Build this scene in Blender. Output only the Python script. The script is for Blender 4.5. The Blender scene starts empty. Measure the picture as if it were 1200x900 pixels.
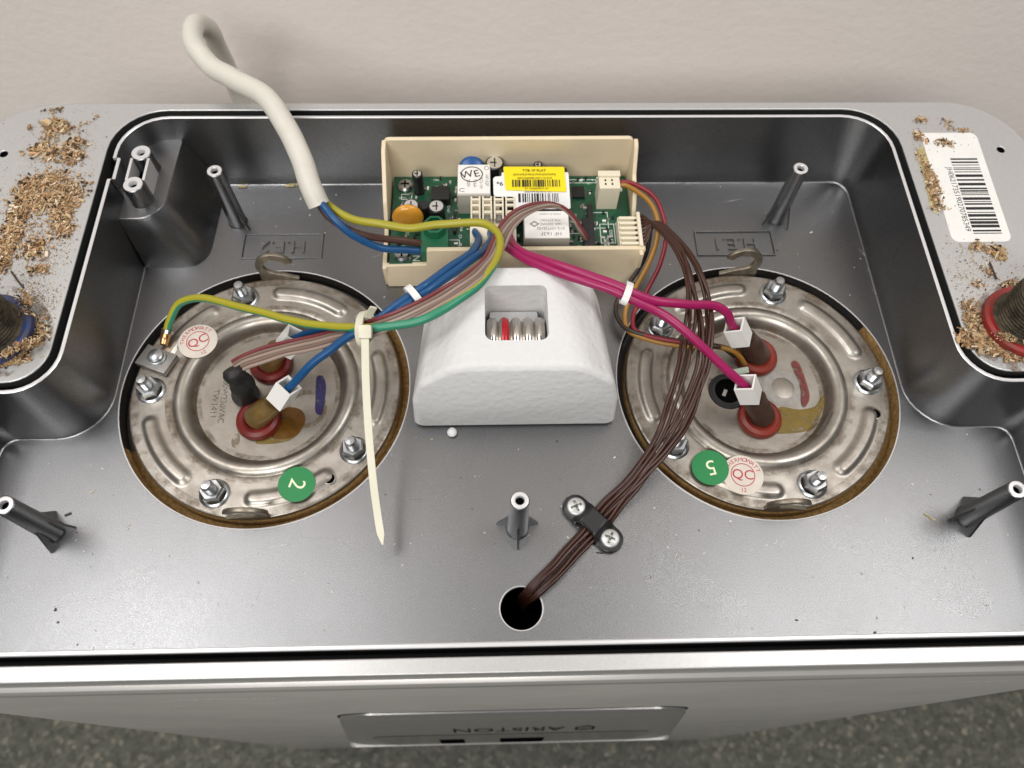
import bpy, bmesh, math, random
from mathutils import Vector, Matrix, noise

SC = 0.00091                     # modelling units (mm-like) to metres
R = math.radians
rnd = random.Random(7)
scene = bpy.context.scene
COL = scene.collection

# ------------------------------------------------------------------ camera
cam_d = bpy.data.cameras.new('camera')
cam = bpy.data.objects.new('camera', cam_d)
COL.objects.link(cam)
scene.camera = cam
cam_d.sensor_width = 36.0
cam_d.lens = 36.0 * 904.88 / 1200.0
cam_d.clip_start = 0.01
cam_d.clip_end = 50
CAM_LOC = (-11.38, -175.24, 352.19)
cam.matrix_world = Matrix(((0.999575, 0.011644, -0.026716), (-0.022393, 0.893569, -0.448368), (0.018652, 0.448776, 0.89345))).to_4x4()
cam.location = Vector(CAM_LOC) * SC
cam_d.dof.use_dof = True
cam_d.dof.focus_distance = 362 * SC
cam_d.dof.aperture_fstop = 11.0

# ------------------------------------------------------------------ world and lamps (an indoor picture: no sky, no sun)
world = bpy.data.worlds.new('World')
scene.world = world
world.use_nodes = True
bg = world.node_tree.nodes['Background']
bg.inputs[0].default_value = (0.95, 0.96, 1.0, 1)
bg.inputs[1].default_value = 0.08

def area_light(name, loc, target, sx, sy, power, col):
    d = bpy.data.lights.new(name, 'AREA')
    d.shape = 'RECTANGLE'; d.size = sx; d.size_y = sy; d.energy = power; d.color = col
    o = bpy.data.objects.new(name, d); COL.objects.link(o)
    o.location = loc
    o.rotation_euler = (Vector(target) - Vector(loc)).to_track_quat('-Z', 'Y').to_euler()
    return o
area_light('ceiling_lamp_left', (-0.62, -0.03, 1.25), (-0.12, 0, 0), 0.48, 0.48, 6.5, (1.0, 0.99, 0.98))
area_light('ceiling_lamp_right', (0.70, -0.04, 1.25), (0.12, 0, 0), 0.46, 0.48, 6.2, (1.0, 0.985, 0.965))
area_light('wall_fill_behind', (-0.5, -1.7, 1.7), (0, 0.25, 0.2), 1.6, 0.8, 39, (1.0, 0.97, 0.93))  # added fill to brighten the wall; no real lamp known there

vs = scene.view_settings
vs.view_transform = 'Standard'; vs.look = 'None'; vs.exposure = 0.0; vs.gamma = 1.0
vs.use_curve_mapping = False
scene.cycles.use_denoising = True
scene.cycles.max_bounces = 10

# ------------------------------------------------------------------ materials
MATS = {}
def mat(name, col, rough=0.5, metal=0.0, spec=0.5, noise_scale=0, noise_amt=0.0, col2=None, bump=0.0, bump_scale=2000,
        coat=0.0, sss=0.0, rough_var=0.0, trans=0.0):
    m = bpy.data.materials.new(name); m.use_nodes = True
    nt = m.node_tree; b = nt.nodes['Principled BSDF']
    b.inputs['Base Color'].default_value = (*col, 1)
    b.inputs['Roughness'].default_value = rough
    b.inputs['Metallic'].default_value = metal
    b.inputs['Specular IOR Level'].default_value = spec
    if coat: b.inputs['Coat Weight'].default_value = coat; b.inputs['Coat Roughness'].default_value = 0.15
    if sss:
        b.inputs['Subsurface Weight'].default_value = sss
        b.inputs['Subsurface Radius'].default_value = (0.002, 0.002, 0.002)
        b.inputs['Subsurface Scale'].default_value = 1.0
    if trans: b.inputs['Transmission Weight'].default_value = trans
    tc = nt.nodes.new('ShaderNodeTexCoord')
    if noise_scale:
        n = nt.nodes.new('ShaderNodeTexNoise'); n.inputs['Scale'].default_value = noise_scale
        n.inputs['Detail'].default_value = 5; n.inputs['Roughness'].default_value = 0.65
        nt.links.new(tc.outputs['Object'], n.inputs['Vector'])
        r = nt.nodes.new('ShaderNodeValToRGB')
        c2 = col2 or tuple(c * (1 - noise_amt) for c in col)
        r.color_ramp.elements[0].position = 0.38; r.color_ramp.elements[1].position = 0.66
        r.color_ramp.elements[0].color = (*c2, 1); r.color_ramp.elements[1].color = (*col, 1)
        nt.links.new(n.outputs['Fac'], r.inputs['Fac'])
        nt.links.new(r.outputs['Color'], b.inputs['Base Color'])
        if rough_var:
            mr = nt.nodes.new('ShaderNodeMapRange')
            mr.inputs['To Min'].default_value = rough + rough_var; mr.inputs['To Max'].default_value = rough - rough_var
            nt.links.new(n.outputs['Fac'], mr.inputs['Value']); nt.links.new(mr.outputs['Result'], b.inputs['Roughness'])
    if bump:
        n2 = nt.nodes.new('ShaderNodeTexNoise'); n2.inputs['Scale'].default_value = bump_scale; n2.inputs['Detail'].default_value = 3
        nt.links.new(tc.outputs['Object'], n2.inputs['Vector'])
        bp = nt.nodes.new('ShaderNodeBump'); bp.inputs['Strength'].default_value = bump; bp.inputs['Distance'].default_value = 0.0004
        nt.links.new(n2.outputs['Fac'], bp.inputs['Height']); nt.links.new(bp.outputs['Normal'], b.inputs['Normal'])
    MATS[name] = m
    return m

def paint():
    m = mat('silver_paint', (0.29, 0.293, 0.30), 0.30, 1.0, 0.5, 2300, 0.36, bump=0.22, bump_scale=3200)
    nt = m.node_tree; b = nt.nodes['Principled BSDF']; tc = nt.nodes.new('ShaderNodeTexCoord')
    n = nt.nodes.new('ShaderNodeTexNoise'); n.inputs['Scale'].default_value = 14; n.inputs['Detail'].default_value = 2; n.inputs['Roughness'].default_value = 0.5
    nt.links.new(tc.outputs['Object'], n.inputs['Vector'])
    mr = nt.nodes.new('ShaderNodeMapRange'); mr.inputs['From Min'].default_value = 0.3; mr.inputs['From Max'].default_value = 0.7
    mr.inputs['To Min'].default_value = 0.255; mr.inputs['To Max'].default_value = 0.315
    nt.links.new(n.outputs['Fac'], mr.inputs['Value']); nt.links.new(mr.outputs['Result'], b.inputs['Roughness'])
paint()
mat('silver_edge', (0.72, 0.72, 0.73), 0.35, 0.5)
mat('silver_rim', (0.57, 0.57, 0.565), 0.36, 0.55, 0.5, 1300, 0.08, bump=0.12, bump_scale=2200)
mat('silver_body', (0.64, 0.625, 0.60), 0.26, 0.4, 0.5, 14, 0.12)
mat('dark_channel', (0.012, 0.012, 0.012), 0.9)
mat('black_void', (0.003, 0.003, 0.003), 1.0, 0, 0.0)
mat('flange_steel', (0.43, 0.405, 0.365), 0.40, 0.95, 0.5, 70, 0.2, col2=(0.30, 0.27, 0.235), bump=0.09, bump_scale=420, rough_var=0.14)
mat('flange_inner', (0.36, 0.3375, 0.3015), 0.42, 0.85, 0.5, 60, 0.2, col2=(0.28, 0.25, 0.215), bump=0.12, bump_scale=600, rough_var=0.12)
mat('brown_foam', (0.34, 0.205, 0.075), 0.95, 0, 0.2, 600, 0.5, bump=0.8, bump_scale=1100)
mat('zinc', (0.56, 0.58, 0.60), 0.30, 1.0, 0.5, 350, 0.35)
mat('screw_zinc', (0.62, 0.64, 0.62), 0.42, 0.6, 0.5, 500, 0.2)
mat('zinc_dark', (0.36, 0.36, 0.36), 0.35, 1.0, 0.5, 250, 0.3)
mat('thread', (0.42, 0.43, 0.44), 0.32, 1.0)
mat('tab_steel', (0.36, 0.35, 0.33), 0.42, 0.9, 0.5, 300, 0.2)
mat('hook_steel', (0.33, 0.29, 0.23), 0.42, 0.9, 0.5, 150, 0.4)
mat('copper', (0.62, 0.36, 0.17), 0.3, 1.0)
mat('beige_plastic', (0.76, 0.645, 0.455), 0.5, 0, 0.4, 70, 0.06)
mat('pcb_green', (0.006, 0.095, 0.045), 0.38, 0, 0.5, 500, 0.4, coat=0.3)
mat('pcb_print', (0.75, 0.78, 0.72), 0.6)
mat('relay_white', (0.78, 0.77, 0.74), 0.45)
mat('relay_grey', (0.43, 0.41, 0.36), 0.5)
mat('cream_plastic', (0.74, 0.68, 0.53), 0.45, sss=0.0)
mat('black_plastic', (0.012, 0.012, 0.013), 0.42)
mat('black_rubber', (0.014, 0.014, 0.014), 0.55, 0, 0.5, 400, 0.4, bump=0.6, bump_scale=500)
mat('ic_black', (0.01, 0.01, 0.011), 0.5)
mat('cap_metal', (0.8, 0.8, 0.8), 0.25, 0.9)
mat('cap_orange', (0.62, 0.28, 0.025), 0.3, 0, 0.5, coat=0.4)
mat('cap_blue', (0.012, 0.085, 0.27), 0.35)
mat('terminal_green', (0.0075, 0.1125, 0.04875), 0.38)
mat('terminal_dark', (0.002, 0.04, 0.016), 0.6)
mat('sticker_yellow', (0.86, 0.70, 0.01), 0.5)
mat('sticker_white', (0.80, 0.80, 0.80), 0.5)
mat('label_paper', (0.80, 0.79, 0.76), 0.45, 0, 0.5, 120, 0.05)
mat('print_black', (0.012, 0.012, 0.012), 0.6)
mat('print_grey', (0.20, 0.20, 0.19), 0.6)
mat('print_red', (0.42, 0.03, 0.045), 0.6)
mat('qc_paper', (0.66, 0.60, 0.53), 0.55, 0, 0.4, 150, 0.1)
mat('sticker_green', (0.006, 0.2025, 0.0525), 0.45)
mat('mark_cream', (0.75, 0.80, 0.55), 0.6)
mat('purple_ink', (0.02, 0.013, 0.085), 0.5)
mat('red_ink', (0.15, 0.022, 0.017), 0.5)
mat('yellow_stain', (0.225, 0.15, 0.0225), 0.35, 0.3, 0.5, 130, 0.35)
mat('amber_stain', (0.165, 0.07125, 0.009), 0.25, 0.3, 0.5, 130, 0.4)
mat('brown_stain', (0.20, 0.145, 0.09), 0.5, 0.4)
mat('stamp_dark', (0.09, 0.08, 0.07), 0.6, 0.3)
mat('rubber_red', (0.1674, 0.01054, 0.00806), 0.42, 0, 0.5, 120, 0.3)
mat('rubber_orange_red', (0.2108, 0.0217, 0.01054), 0.45, 0, 0.5, 120, 0.3)
mat('sleeve_olive', (0.19, 0.115, 0.03), 0.35, 0, 0.5, 60, 0.5, coat=0.3)
mat('sleeve_brown', (0.055, 0.026, 0.016), 0.42, 0, 0.5, 90, 0.4)
mat('white_plastic', (0.80, 0.79, 0.76), 0.4)
def eps():
    m = mat('styrofoam', (0.67, 0.67, 0.67), 0.8, 0, 0.25)
    nt = m.node_tree; b = nt.nodes['Principled BSDF']; tc = nt.nodes.new('ShaderNodeTexCoord')
    v = nt.nodes.new('ShaderNodeTexVoronoi'); v.inputs['Scale'].default_value = 300; v.feature = 'SMOOTH_F1'
    n = nt.nodes.new('ShaderNodeTexNoise'); n.inputs['Scale'].default_value = 420; n.inputs['Detail'].default_value = 6; n.inputs['Roughness'].default_value = 0.7
    d = nt.nodes.new('ShaderNodeTexNoise'); d.inputs['Scale'].default_value = 55; d.inputs['Detail'].default_value = 3
    for q in (v, n, d): nt.links.new(tc.outputs['Object'], q.inputs['Vector'])
    a1 = nt.nodes.new('ShaderNodeMath'); a1.operation = 'MULTIPLY_ADD'; a1.inputs[1].default_value = 1.1
    nt.links.new(v.outputs['Distance'], a1.inputs[0]); nt.links.new(n.outputs['Fac'], a1.inputs[2])
    a2 = nt.nodes.new('ShaderNodeMath'); a2.operation = 'MULTIPLY_ADD'; a2.inputs[1].default_value = 1.2
    nt.links.new(d.outputs['Fac'], a2.inputs[0]); nt.links.new(a1.outputs[0], a2.inputs[2])
    bp = nt.nodes.new('ShaderNodeBump'); bp.inputs['Strength'].default_value = 0.26; bp.inputs['Distance'].default_value = 0.0012
    nt.links.new(a2.outputs[0], bp.inputs['Height']); nt.links.new(bp.outputs['Normal'], b.inputs['Normal'])
eps()
mat('steel_bright', (0.62, 0.59, 0.55), 0.2, 1.0)
mat('red_band', (0.45, 0.012, 0.02), 0.28, 0.3)
mat('sheath_white', (0.67, 0.645, 0.575), 0.45, 0, 0.5, 40, 0.10, bump=0.25, bump_scale=120)
mat('wire_blue', (0.00588, 0.06888, 0.1974), 0.35, 0, 0.5)
mat('wire_brown', (0.075, 0.032, 0.022), 0.38)
mat('wire_thin_brown', (0.045, 0.0145, 0.008), 0.35)
mat('wire_yellow', (0.3444, 0.3108, 0.021), 0.38)
mat('wire_green', (0.0294, 0.2352, 0.1344), 0.38)
mat('wire_pink', (0.3108, 0.0084, 0.0882), 0.36)
mat('wire_red', (0.21, 0.012, 0.022), 0.38)
mat('wire_orange', (0.32, 0.155, 0.022), 0.38)
mat('wire_dark', (0.035, 0.022, 0.016), 0.4)
mat('ribbon_grey', (0.19, 0.125, 0.10), 0.38)
mat('ribbon_pale', (0.31, 0.23, 0.195), 0.38)
mat('ribbon_red', (0.17, 0.03, 0.035), 0.38)
mat('tie_nylon', (0.66, 0.63, 0.50), 0.4, trans=0.0)
mat('tie_pale', (0.75, 0.74, 0.72), 0.35)
mat('pale_green', (0.38, 0.45, 0.36), 0.5)
mat('dirty_brass', (0.105, 0.085, 0.055), 0.55, 0.5, 0.4, 160, 0.75, bump=1.0, bump_scale=260)
mat('ring_blue', (0.014, 0.055, 0.23), 0.5, 0, 0.5, 90, 0.5, col2=(0.06, 0.05, 0.045))
mat('ring_red', (0.36, 0.016, 0.018), 0.5, 0, 0.5, 90, 0.2, col2=(0.20, 0.03, 0.02))
mat('panel_glass', (0.24, 0.24, 0.24), 0.18, 0.6)
mat('panel_silver', (0.50, 0.49, 0.48), 0.25, 0.8)
mat('glue_yellow', (0.55, 0.46, 0.22), 0.5, 0, 0.5, 400, 0.4)
mat('scratch', (0.75, 0.73, 0.68), 0.4)

def ragged(name, scale=140, lo=0.36, hi=0.52, top=0.9):
    m = MATS[name]; nt = m.node_tree; b = nt.nodes['Principled BSDF']; tc = nt.nodes.new('ShaderNodeTexCoord')
    n = nt.nodes.new('ShaderNodeTexNoise'); n.inputs['Scale'].default_value = scale; n.inputs['Detail'].default_value = 6; n.inputs['Roughness'].default_value = 0.7
    nt.links.new(tc.outputs['Object'], n.inputs['Vector'])
    mr = nt.nodes.new('ShaderNodeMapRange'); mr.inputs['From Min'].default_value = lo; mr.inputs['From Max'].default_value = hi; mr.inputs['To Max'].default_value = top
    nt.links.new(n.outputs['Fac'], mr.inputs['Value']); nt.links.new(mr.outputs['Result'], b.inputs['Alpha'])
ragged('brown_stain', 220, .40, .62, .75); ragged('yellow_stain', 150, .30, .50, .85); ragged('amber_stain', 130, .28, .48, .88)
ragged('red_ink', 330, .34, .46, .95); ragged('purple_ink', 330, .32, .44, .95); ragged('stamp_dark', 900, .38, .55, .85); ragged('scratch', 500, .40, .60, .6)
mat('dust_smear', (0.36, 0.25, 0.14), 0.9); ragged('dust_smear', 420, .48, .62, .75)
mat('grime', (0.13, 0.085, 0.045), 0.8); ragged('grime', 110, .46, .68, .6)
mat('rust_smear', (0.14, 0.07, 0.03), 0.85); ragged('rust_smear', 160, .45, .66, .7)

# wall plaster
def plaster():
    m = mat('plaster', (0.74, 0.68, 0.62), 0.9, 0, 0.2)
    nt = m.node_tree; b = nt.nodes['Principled BSDF']
    tc = nt.nodes.new('ShaderNodeTexCoord')
    n1 = nt.nodes.new('ShaderNodeTexNoise'); n1.inputs['Scale'].default_value = 170; n1.inputs['Detail'].default_value = 6
    n1.inputs['Roughness'].default_value = 0.55
    n2 = nt.nodes.new('ShaderNodeTexNoise'); n2.inputs['Scale'].default_value = 18; n2.inputs['Detail'].default_value = 3
    add = nt.nodes.new('ShaderNodeMath'); add.operation = 'MULTIPLY_ADD'; add.inputs[1].default_value = 0.8
    for n in (n1, n2): nt.links.new(tc.outputs['Object'], n.inputs['Vector'])
    nt.links.new(n2.outputs['Fac'], add.inputs[0]); nt.links.new(n1.outputs['Fac'], add.inputs[2])
    bp = nt.nodes.new('ShaderNodeBump'); bp.inputs['Strength'].default_value = 0.14; bp.inputs['Distance'].default_value = 0.0024
    nt.links.new(add.outputs[0], bp.inputs['Height']); nt.links.new(bp.outputs['Normal'], b.inputs['Normal'])
    r = nt.nodes.new('ShaderNodeValToRGB')
    r.color_ramp.elements[0].color = (0.84, 0.775, 0.73, 1); r.color_ramp.elements[1].color = (0.89, 0.825, 0.78, 1)
    nt.links.new(n2.outputs['Fac'], r.inputs['Fac']); nt.links.new(r.outputs['Color'], b.inputs['Base Color'])
plaster()
def carpet():
    m = mat('terrazzo', (0.1, 0.1, 0.09), 0.75, 0, 0.3)
    nt = m.node_tree; b = nt.nodes['Principled BSDF']
    tc = nt.nodes.new('ShaderNodeTexCoord')
    v = nt.nodes.new('ShaderNodeTexVoronoi'); v.inputs['Scale'].default_value = 190
    n = nt.nodes.new('ShaderNodeTexNoise'); n.inputs['Scale'].default_value = 60; n.inputs['Detail'].default_value = 6; n.inputs['Roughness'].default_value = 0.75
    for q in (v, n): nt.links.new(tc.outputs['Object'], q.inputs['Vector'])
    sep = nt.nodes.new('ShaderNodeSeparateColor'); nt.links.new(v.outputs['Color'], sep.inputs[0])
    r = nt.nodes.new('ShaderNodeValToRGB'); r.color_ramp.interpolation = 'LINEAR'
    e = r.color_ramp.elements
    e[0].position = 0.0; e[0].color = (0.085, 0.09, 0.075, 1)
    e[1].position = 1.0; e[1].color = (0.27, 0.25, 0.20, 1)
    for p_, c_ in ((0.45, (0.115, 0.12, 0.10, 1)), (0.75, (0.145, 0.145, 0.12, 1)), (0.90, (0.165, 0.16, 0.135, 1))):
        k = e.new(p_); k.color = c_
    nt.links.new(sep.outputs[0], r.inputs['Fac'])
    mx = nt.nodes.new('ShaderNodeMixRGB'); mx.blend_type = 'OVERLAY'; mx.inputs[0].default_value = 0.5
    nt.links.new(r.outputs['Color'], mx.inputs[1]); nt.links.new(n.outputs['Fac'], mx.inputs[2])
    nt.links.new(mx.outputs[0], b.inputs['Base Color'])
carpet()
def dust_mat():
    m = mat('sawdust', (0.5, 0.35, 0.2), 0.85, 0, 0.2)
    nt = m.node_tree; b = nt.nodes['Principled BSDF']
    a = nt.nodes.new('ShaderNodeVertexColor'); a.layer_name = 'tint'
    nt.links.new(a.outputs['Color'], b.inputs['Base Color'])
dust_mat()

# ------------------------------------------------------------------ building helpers
def world_loc(o):
    v = Vector((0, 0, 0))
    while o is not None:
        v += o.location; o = o.parent
    return v / SC
def finish(me, m, smooth=35):
    ms = m if isinstance(m, (list, tuple)) else [m]
    for k in ms: me.materials.append(MATS[k])
    if smooth:
        for p in me.polygons: p.use_smooth = True
        me.set_sharp_from_angle(angle=R(smooth))
def mk(name, verts, faces, m, parent=None, smooth=35, fmat=None, origin=None):
    """verts in world units; parent (or origin) gives the local zero"""
    verts = [Vector(v) for v in verts]
    if parent is not None: base = world_loc(parent)
    elif origin is not None: base = Vector(origin)
    else:
        xs = [v.x for v in verts]; ys = [v.y for v in verts]; zs = [v.z for v in verts]
        base = Vector(((min(xs) + max(xs)) / 2, (min(ys) + max(ys)) / 2, min(zs)))
    me = bpy.data.meshes.new(name)
    me.from_pydata([(v - base) * SC for v in verts], [], faces)
    if fmat:
        for p, k in zip(me.polygons, fmat): p.material_index = k
    bm = bmesh.new(); bm.from_mesh(me); bmesh.ops.recalc_face_normals(bm, faces=bm.faces); bm.to_mesh(me); bm.free()
    finish(me, m, smooth)
    o = bpy.data.objects.new(name, me); COL.objects.link(o)
    if parent is not None: o.parent = parent
    else: o.location = base * SC
    return o
def inst(name, me, loc, parent, rotz=0):
    o = bpy.data.objects.new(name, me); COL.objects.link(o); o.parent = parent
    o.location = (Vector(loc) - world_loc(parent)) * SC; o.rotation_euler.z = rotz
    return o
def thing(name, loc, label, cat, group=None):
    o = bpy.data.objects.new(name, None); COL.objects.link(o)
    o.location = Vector(loc) * SC; o.empty_display_size = 0.01
    return tag(o, label, cat, group)
def tag(o, label, cat, group=None, kind=None):
    if label: o['label'] = label
    if cat: o['category'] = cat
    if group: o['group'] = group
    if kind: o['kind'] = kind
    return o

class G:                                            # geometry collector
    def __init__(s): s.v = []; s.f = []; s.m = []
    def add(s, v, f, k=0):
        n = len(s.v); s.v += [Vector(q) for q in v]; s.f += [tuple(i + n for i in q) for q in f]; s.m += [k] * len(f); return s
    def build(s, name, m, parent=None, smooth=35, origin=None): return mk(name, s.v, s.f, m, parent, smooth, s.m, origin)

def box_geo(x0, x1, y0, y1, z0, z1, b=0.0):
    bm = bmesh.new(); bmesh.ops.create_cube(bm, size=1)
    for v in bm.verts:
        v.co = Vector(((x0 + x1) / 2 + v.co.x * (x1 - x0), (y0 + y1) / 2 + v.co.y * (y1 - y0), (z0 + z1) / 2 + v.co.z * (z1 - z0)))
    if b: bmesh.ops.bevel(bm, geom=list(bm.edges), offset=b, segments=2, affect='EDGES', profile=0.7)
    bm.verts.index_update()
    r = ([v.co.copy() for v in bm.verts], [tuple(v.index for v in f.verts) for f in bm.faces]); bm.free(); return r
def frame_geo(vf, org, ax, ay, az):
    o = Vector(org); ax, ay, az = Vector(ax), Vector(ay), Vector(az)
    return ([o + ax * v[0] + ay * v[1] + az * v[2] for v in vf[0]], vf[1])
def lathe_geo(prof, seg=32, c=(0, 0, 0), cap=True, a0=0.0):
    v = []; f = []; n = len(prof)
    for i in range(seg):
        a = a0 + 2 * math.pi * i / seg
        for r, z in prof: v.append((c[0] + r * math.cos(a), c[1] + r * math.sin(a), c[2] + z))
    for i in range(seg):
        j = (i + 1) % seg
        for k in range(n - 1): f.append((i * n + k, j * n + k, j * n + k + 1, i * n + k + 1))
    if cap:
        if prof[0][0] > 1e-6: f.append(tuple(i * n for i in range(seg)))
        if prof[-1][0] > 1e-6: f.append(tuple(i * n + n - 1 for i in range(seg)))
    return v, f
def smooth_path(pts, sub=8):
    p = [Vector(q) for q in pts]; p = [p[0] * 2 - p[1]] + p + [p[-1] * 2 - p[-2]]; out = []
    for i in range(1, len(p) - 2):
        a, b, c, d = p[i - 1], p[i], p[i + 1], p[i + 2]
        # centripetal-like tangents keep loops round
        t1 = (c - a) * 0.5; t2 = (d - b) * 0.5
        L = (c - b).length
        if t1.length > L * 1.3: t1 *= L * 1.3 / t1.length
        if t2.length > L * 1.3: t2 *= L * 1.3 / t2.length
        for k in range(sub):
            t = k / sub; h00 = 2*t**3 - 3*t*t + 1; h10 = t**3 - 2*t*t + t; h01 = -2*t**3 + 3*t*t; h11 = t**3 - t*t
            out.append(b * h00 + t1 * h10 + c * h01 + t2 * h11)
    out.append(p[-2]); return out
def frames(path, up=(0, 0, 1)):
    fr = []; n = len(path); u = Vector(up)
    for i in range(n):
        t = (path[min(i + 1, n - 1)] - path[max(i - 1, 0)]).normalized()
        s = t.cross(u)
        if s.length < 1e-4: s = t.cross(Vector((1, 0.3, 0)))
        s.normalize(); u = s.cross(t).normalized(); fr.append((t, s, u))
    return fr
def tube_geo(pts, r, seg=14, sub=8, up=(0, 0, 1), cap=True, stripe=None, radii=None):
    path = smooth_path(pts, sub) if sub else [Vector(q) for q in pts]
    if sub and r < 6:
        k_ = len(path) * 7.3 + path[0].x
        path = [p + Vector((noise.noise(p * .06 + Vector((k_, 0, 0))), noise.noise(p * .06 + Vector((0, k_, 9))), .6 * noise.noise(p * .06 + Vector((5, 3, k_))))) * (.9 if r > .6 else 0) for p in path]
    fr = frames(path, up); v = []; f = []; fm = []
    n = len(path)
    for i, (p, (t, s, u)) in enumerate(zip(path, fr)):
        rr = radii(i / (n - 1)) if radii else r
        for k in range(seg):
            a = 2 * math.pi * k / seg; v.append(p + (s * math.cos(a) + u * math.sin(a)) * rr)
    for i in range(n - 1):
        for k in range(seg):
            j = (k + 1) % seg; f.append((i * seg + k, i * seg + j, (i + 1) * seg + j, (i + 1) * seg + k))
            fm.append(stripe(i / (n - 1), (k + 0.5) / seg) if stripe else 0)
    if cap:
        f.append(tuple(range(seg))); f.append(tuple((n - 1) * seg + k for k in range(seg))); fm += [0, 0]
    return v, f, fm
def tube(name, pts, r, m, parent=None, seg=14, sub=8, stripe=None, up=(0, 0, 1), radii=None):
    v, f, fm = tube_geo(pts, r, seg, sub, up, True, stripe, radii)
    return mk(name, v, f, m, parent, 50, fm)
def strip_geo(pts, w, t, side=None, sub=8):
    """flat strap of width w and thickness t along a path; side = fixed width direction"""
    path = smooth_path(pts, sub); v = []; f = []; n = len(path)
    for i, p in enumerate(path):
        tg = (path[min(i + 1, n - 1)] - path[max(i - 1, 0)]).normalized()
        s = Vector(side); s = (s - tg * s.dot(tg)).normalized(); u = s.cross(tg)
        ww = w(i / (n - 1)) if callable(w) else w
        for a, b in ((-1, -1), (1, -1), (1, 1), (-1, 1)): v.append(p + s * a * ww / 2 + u * b * t / 2)
    for i in range(n - 1):
        for k in range(4): f.append((i*4 + k, i*4 + (k+1) % 4, i*4 + 4 + (k+1) % 4, i*4 + 4 + k))
    f.append((0, 1, 2, 3)); f.append(tuple(4 * (n - 1) + k for k in range(4)))
    return v, f
def rpoly(cs, n=8):
    """rounded polygon; every corner gives n+1 points, so outlines of one family can be lofted"""
    out = []; N = len(cs)
    for i in range(N):
        x, y, r = cs[i]; c = Vector((x, y)); a = Vector(cs[i - 1][:2]); b = Vector(cs[(i + 1) % N][:2])
        d1 = (c - a).normalized(); d2 = (b - c).normalized()
        turn = math.atan2(d1.x * d2.y - d1.y * d2.x, d1.dot(d2))
        if abs(turn) < 1e-3 or r <= 0:
            for k in range(n + 1): out.append(c + d1 * 0.02 * (k - n / 2))
            continue
        t = r * abs(math.tan(turn / 2)); p1 = c - d1 * t
        nrm = Vector((-d1.y, d1.x)) * (1 if turn > 0 else -1); ctr = p1 + nrm * r
        v0 = p1 - ctr
        for k in range(n + 1):
            q = turn * k / n; ca, sa = math.cos(q), math.sin(q)
            out.append(ctr + Vector((v0.x * ca - v0.y * sa, v0.x * sa + v0.y * ca)))
    return [(p.x, p.y) for p in out]
def circle(x, y, r, n=64, ph=0): return [(x + r * math.cos(2*math.pi*i/n + ph), y + r * math.sin(2*math.pi*i/n + ph)) for i in range(n)]
def fill_geo(outlines, z0, z1=None, bev=0.0, res=2):
    """filled 2D outlines (the first is the outside, the rest are holes); z1 gives thickness"""
    cu = bpy.data.curves.new('tmp', 'CURVE'); cu.dimensions = '2D'; cu.fill_mode = 'BOTH'
    for pl in outlines:
        s = cu.splines.new('POLY'); s.points.add(len(pl) - 1); s.use_cyclic_u = True
        for q, p in zip(s.points, pl): q.co = (p[0], p[1], 0, 1)
    if z1 is not None:
        cu.extrude = (z1 - z0) / 2 - bev; zc = (z0 + z1) / 2
        if bev: cu.bevel_depth = bev; cu.bevel_resolution = res; cu.offset = -bev
    else: zc = z0
    ob = bpy.data.objects.new('tmp', cu); me = bpy.data.meshes.new_from_object(ob)
    r = ([Vector((v.co.x, v.co.y, v.co.z + zc)) for v in me.vertices], [tuple(p.vertices) for p in me.polygons])
    bpy.data.objects.remove(ob); bpy.data.curves.remove(cu); bpy.data.meshes.remove(me)
    return r
def loft_geo(loops, close=True):
    v = []; f = []; n = len(loops[0])
    for lp in loops: v += [Vector(q) for q in lp]
    for i in range(len(loops) - 1):
        for k in range(n):
            j = (k + 1) % n; f.append((i*n + k, i*n + j, (i+1)*n + j, (i+1)*n + k))
    return v, f
def z_loop(pl, z): return [(p[0], p[1], z) for p in pl]
def text_geo(s, size, org, xd=(1, 0, 0), yd=(0, 1, 0), align='CENTER', sx=1.0, bold=0.0):
    cu = bpy.data.curves.new('tmp', 'FONT'); cu.body = s; cu.size = size; cu.align_x = align; cu.align_y = 'CENTER'
    cu.resolution_u = 3
    if bold: cu.offset = bold
    ob = bpy.data.objects.new('tmp', cu); me = bpy.data.meshes.new_from_object(ob)
    o = Vector(org); xd = Vector(xd); yd = Vector(yd)
    r = ([o + xd * (v.co.x * sx) + yd * v.co.y for v in me.vertices], [tuple(p.vertices) for p in me.polygons])
    bpy.data.objects.remove(ob); bpy.data.curves.remove(cu); bpy.data.meshes.remove(me)
    return r

# ------------------------------------------------------------------ setting
WALL_Y = 262.0; FLOOR_Z = -806.0
o = mk('wall', [(-2600, WALL_Y, FLOOR_Z), (2600, WALL_Y, FLOOR_Z), (2600, WALL_Y, 2000), (-2600, WALL_Y, 2000)], [(0, 1, 2, 3)], 'plaster', None, 0)
tag(o, 'beige plastered wall behind the heater', None, kind='structure')
o = mk('floor', [(-2600, -3200, FLOOR_Z), (2600, -3200, FLOOR_Z), (2600, WALL_Y, FLOOR_Z), (-2600, WALL_Y, FLOOR_Z)], [(0, 1, 2, 3)], 'terrazzo', None, 0)
tag(o, 'speckled grey green floor in front of the heater', None, kind='structure')

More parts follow.
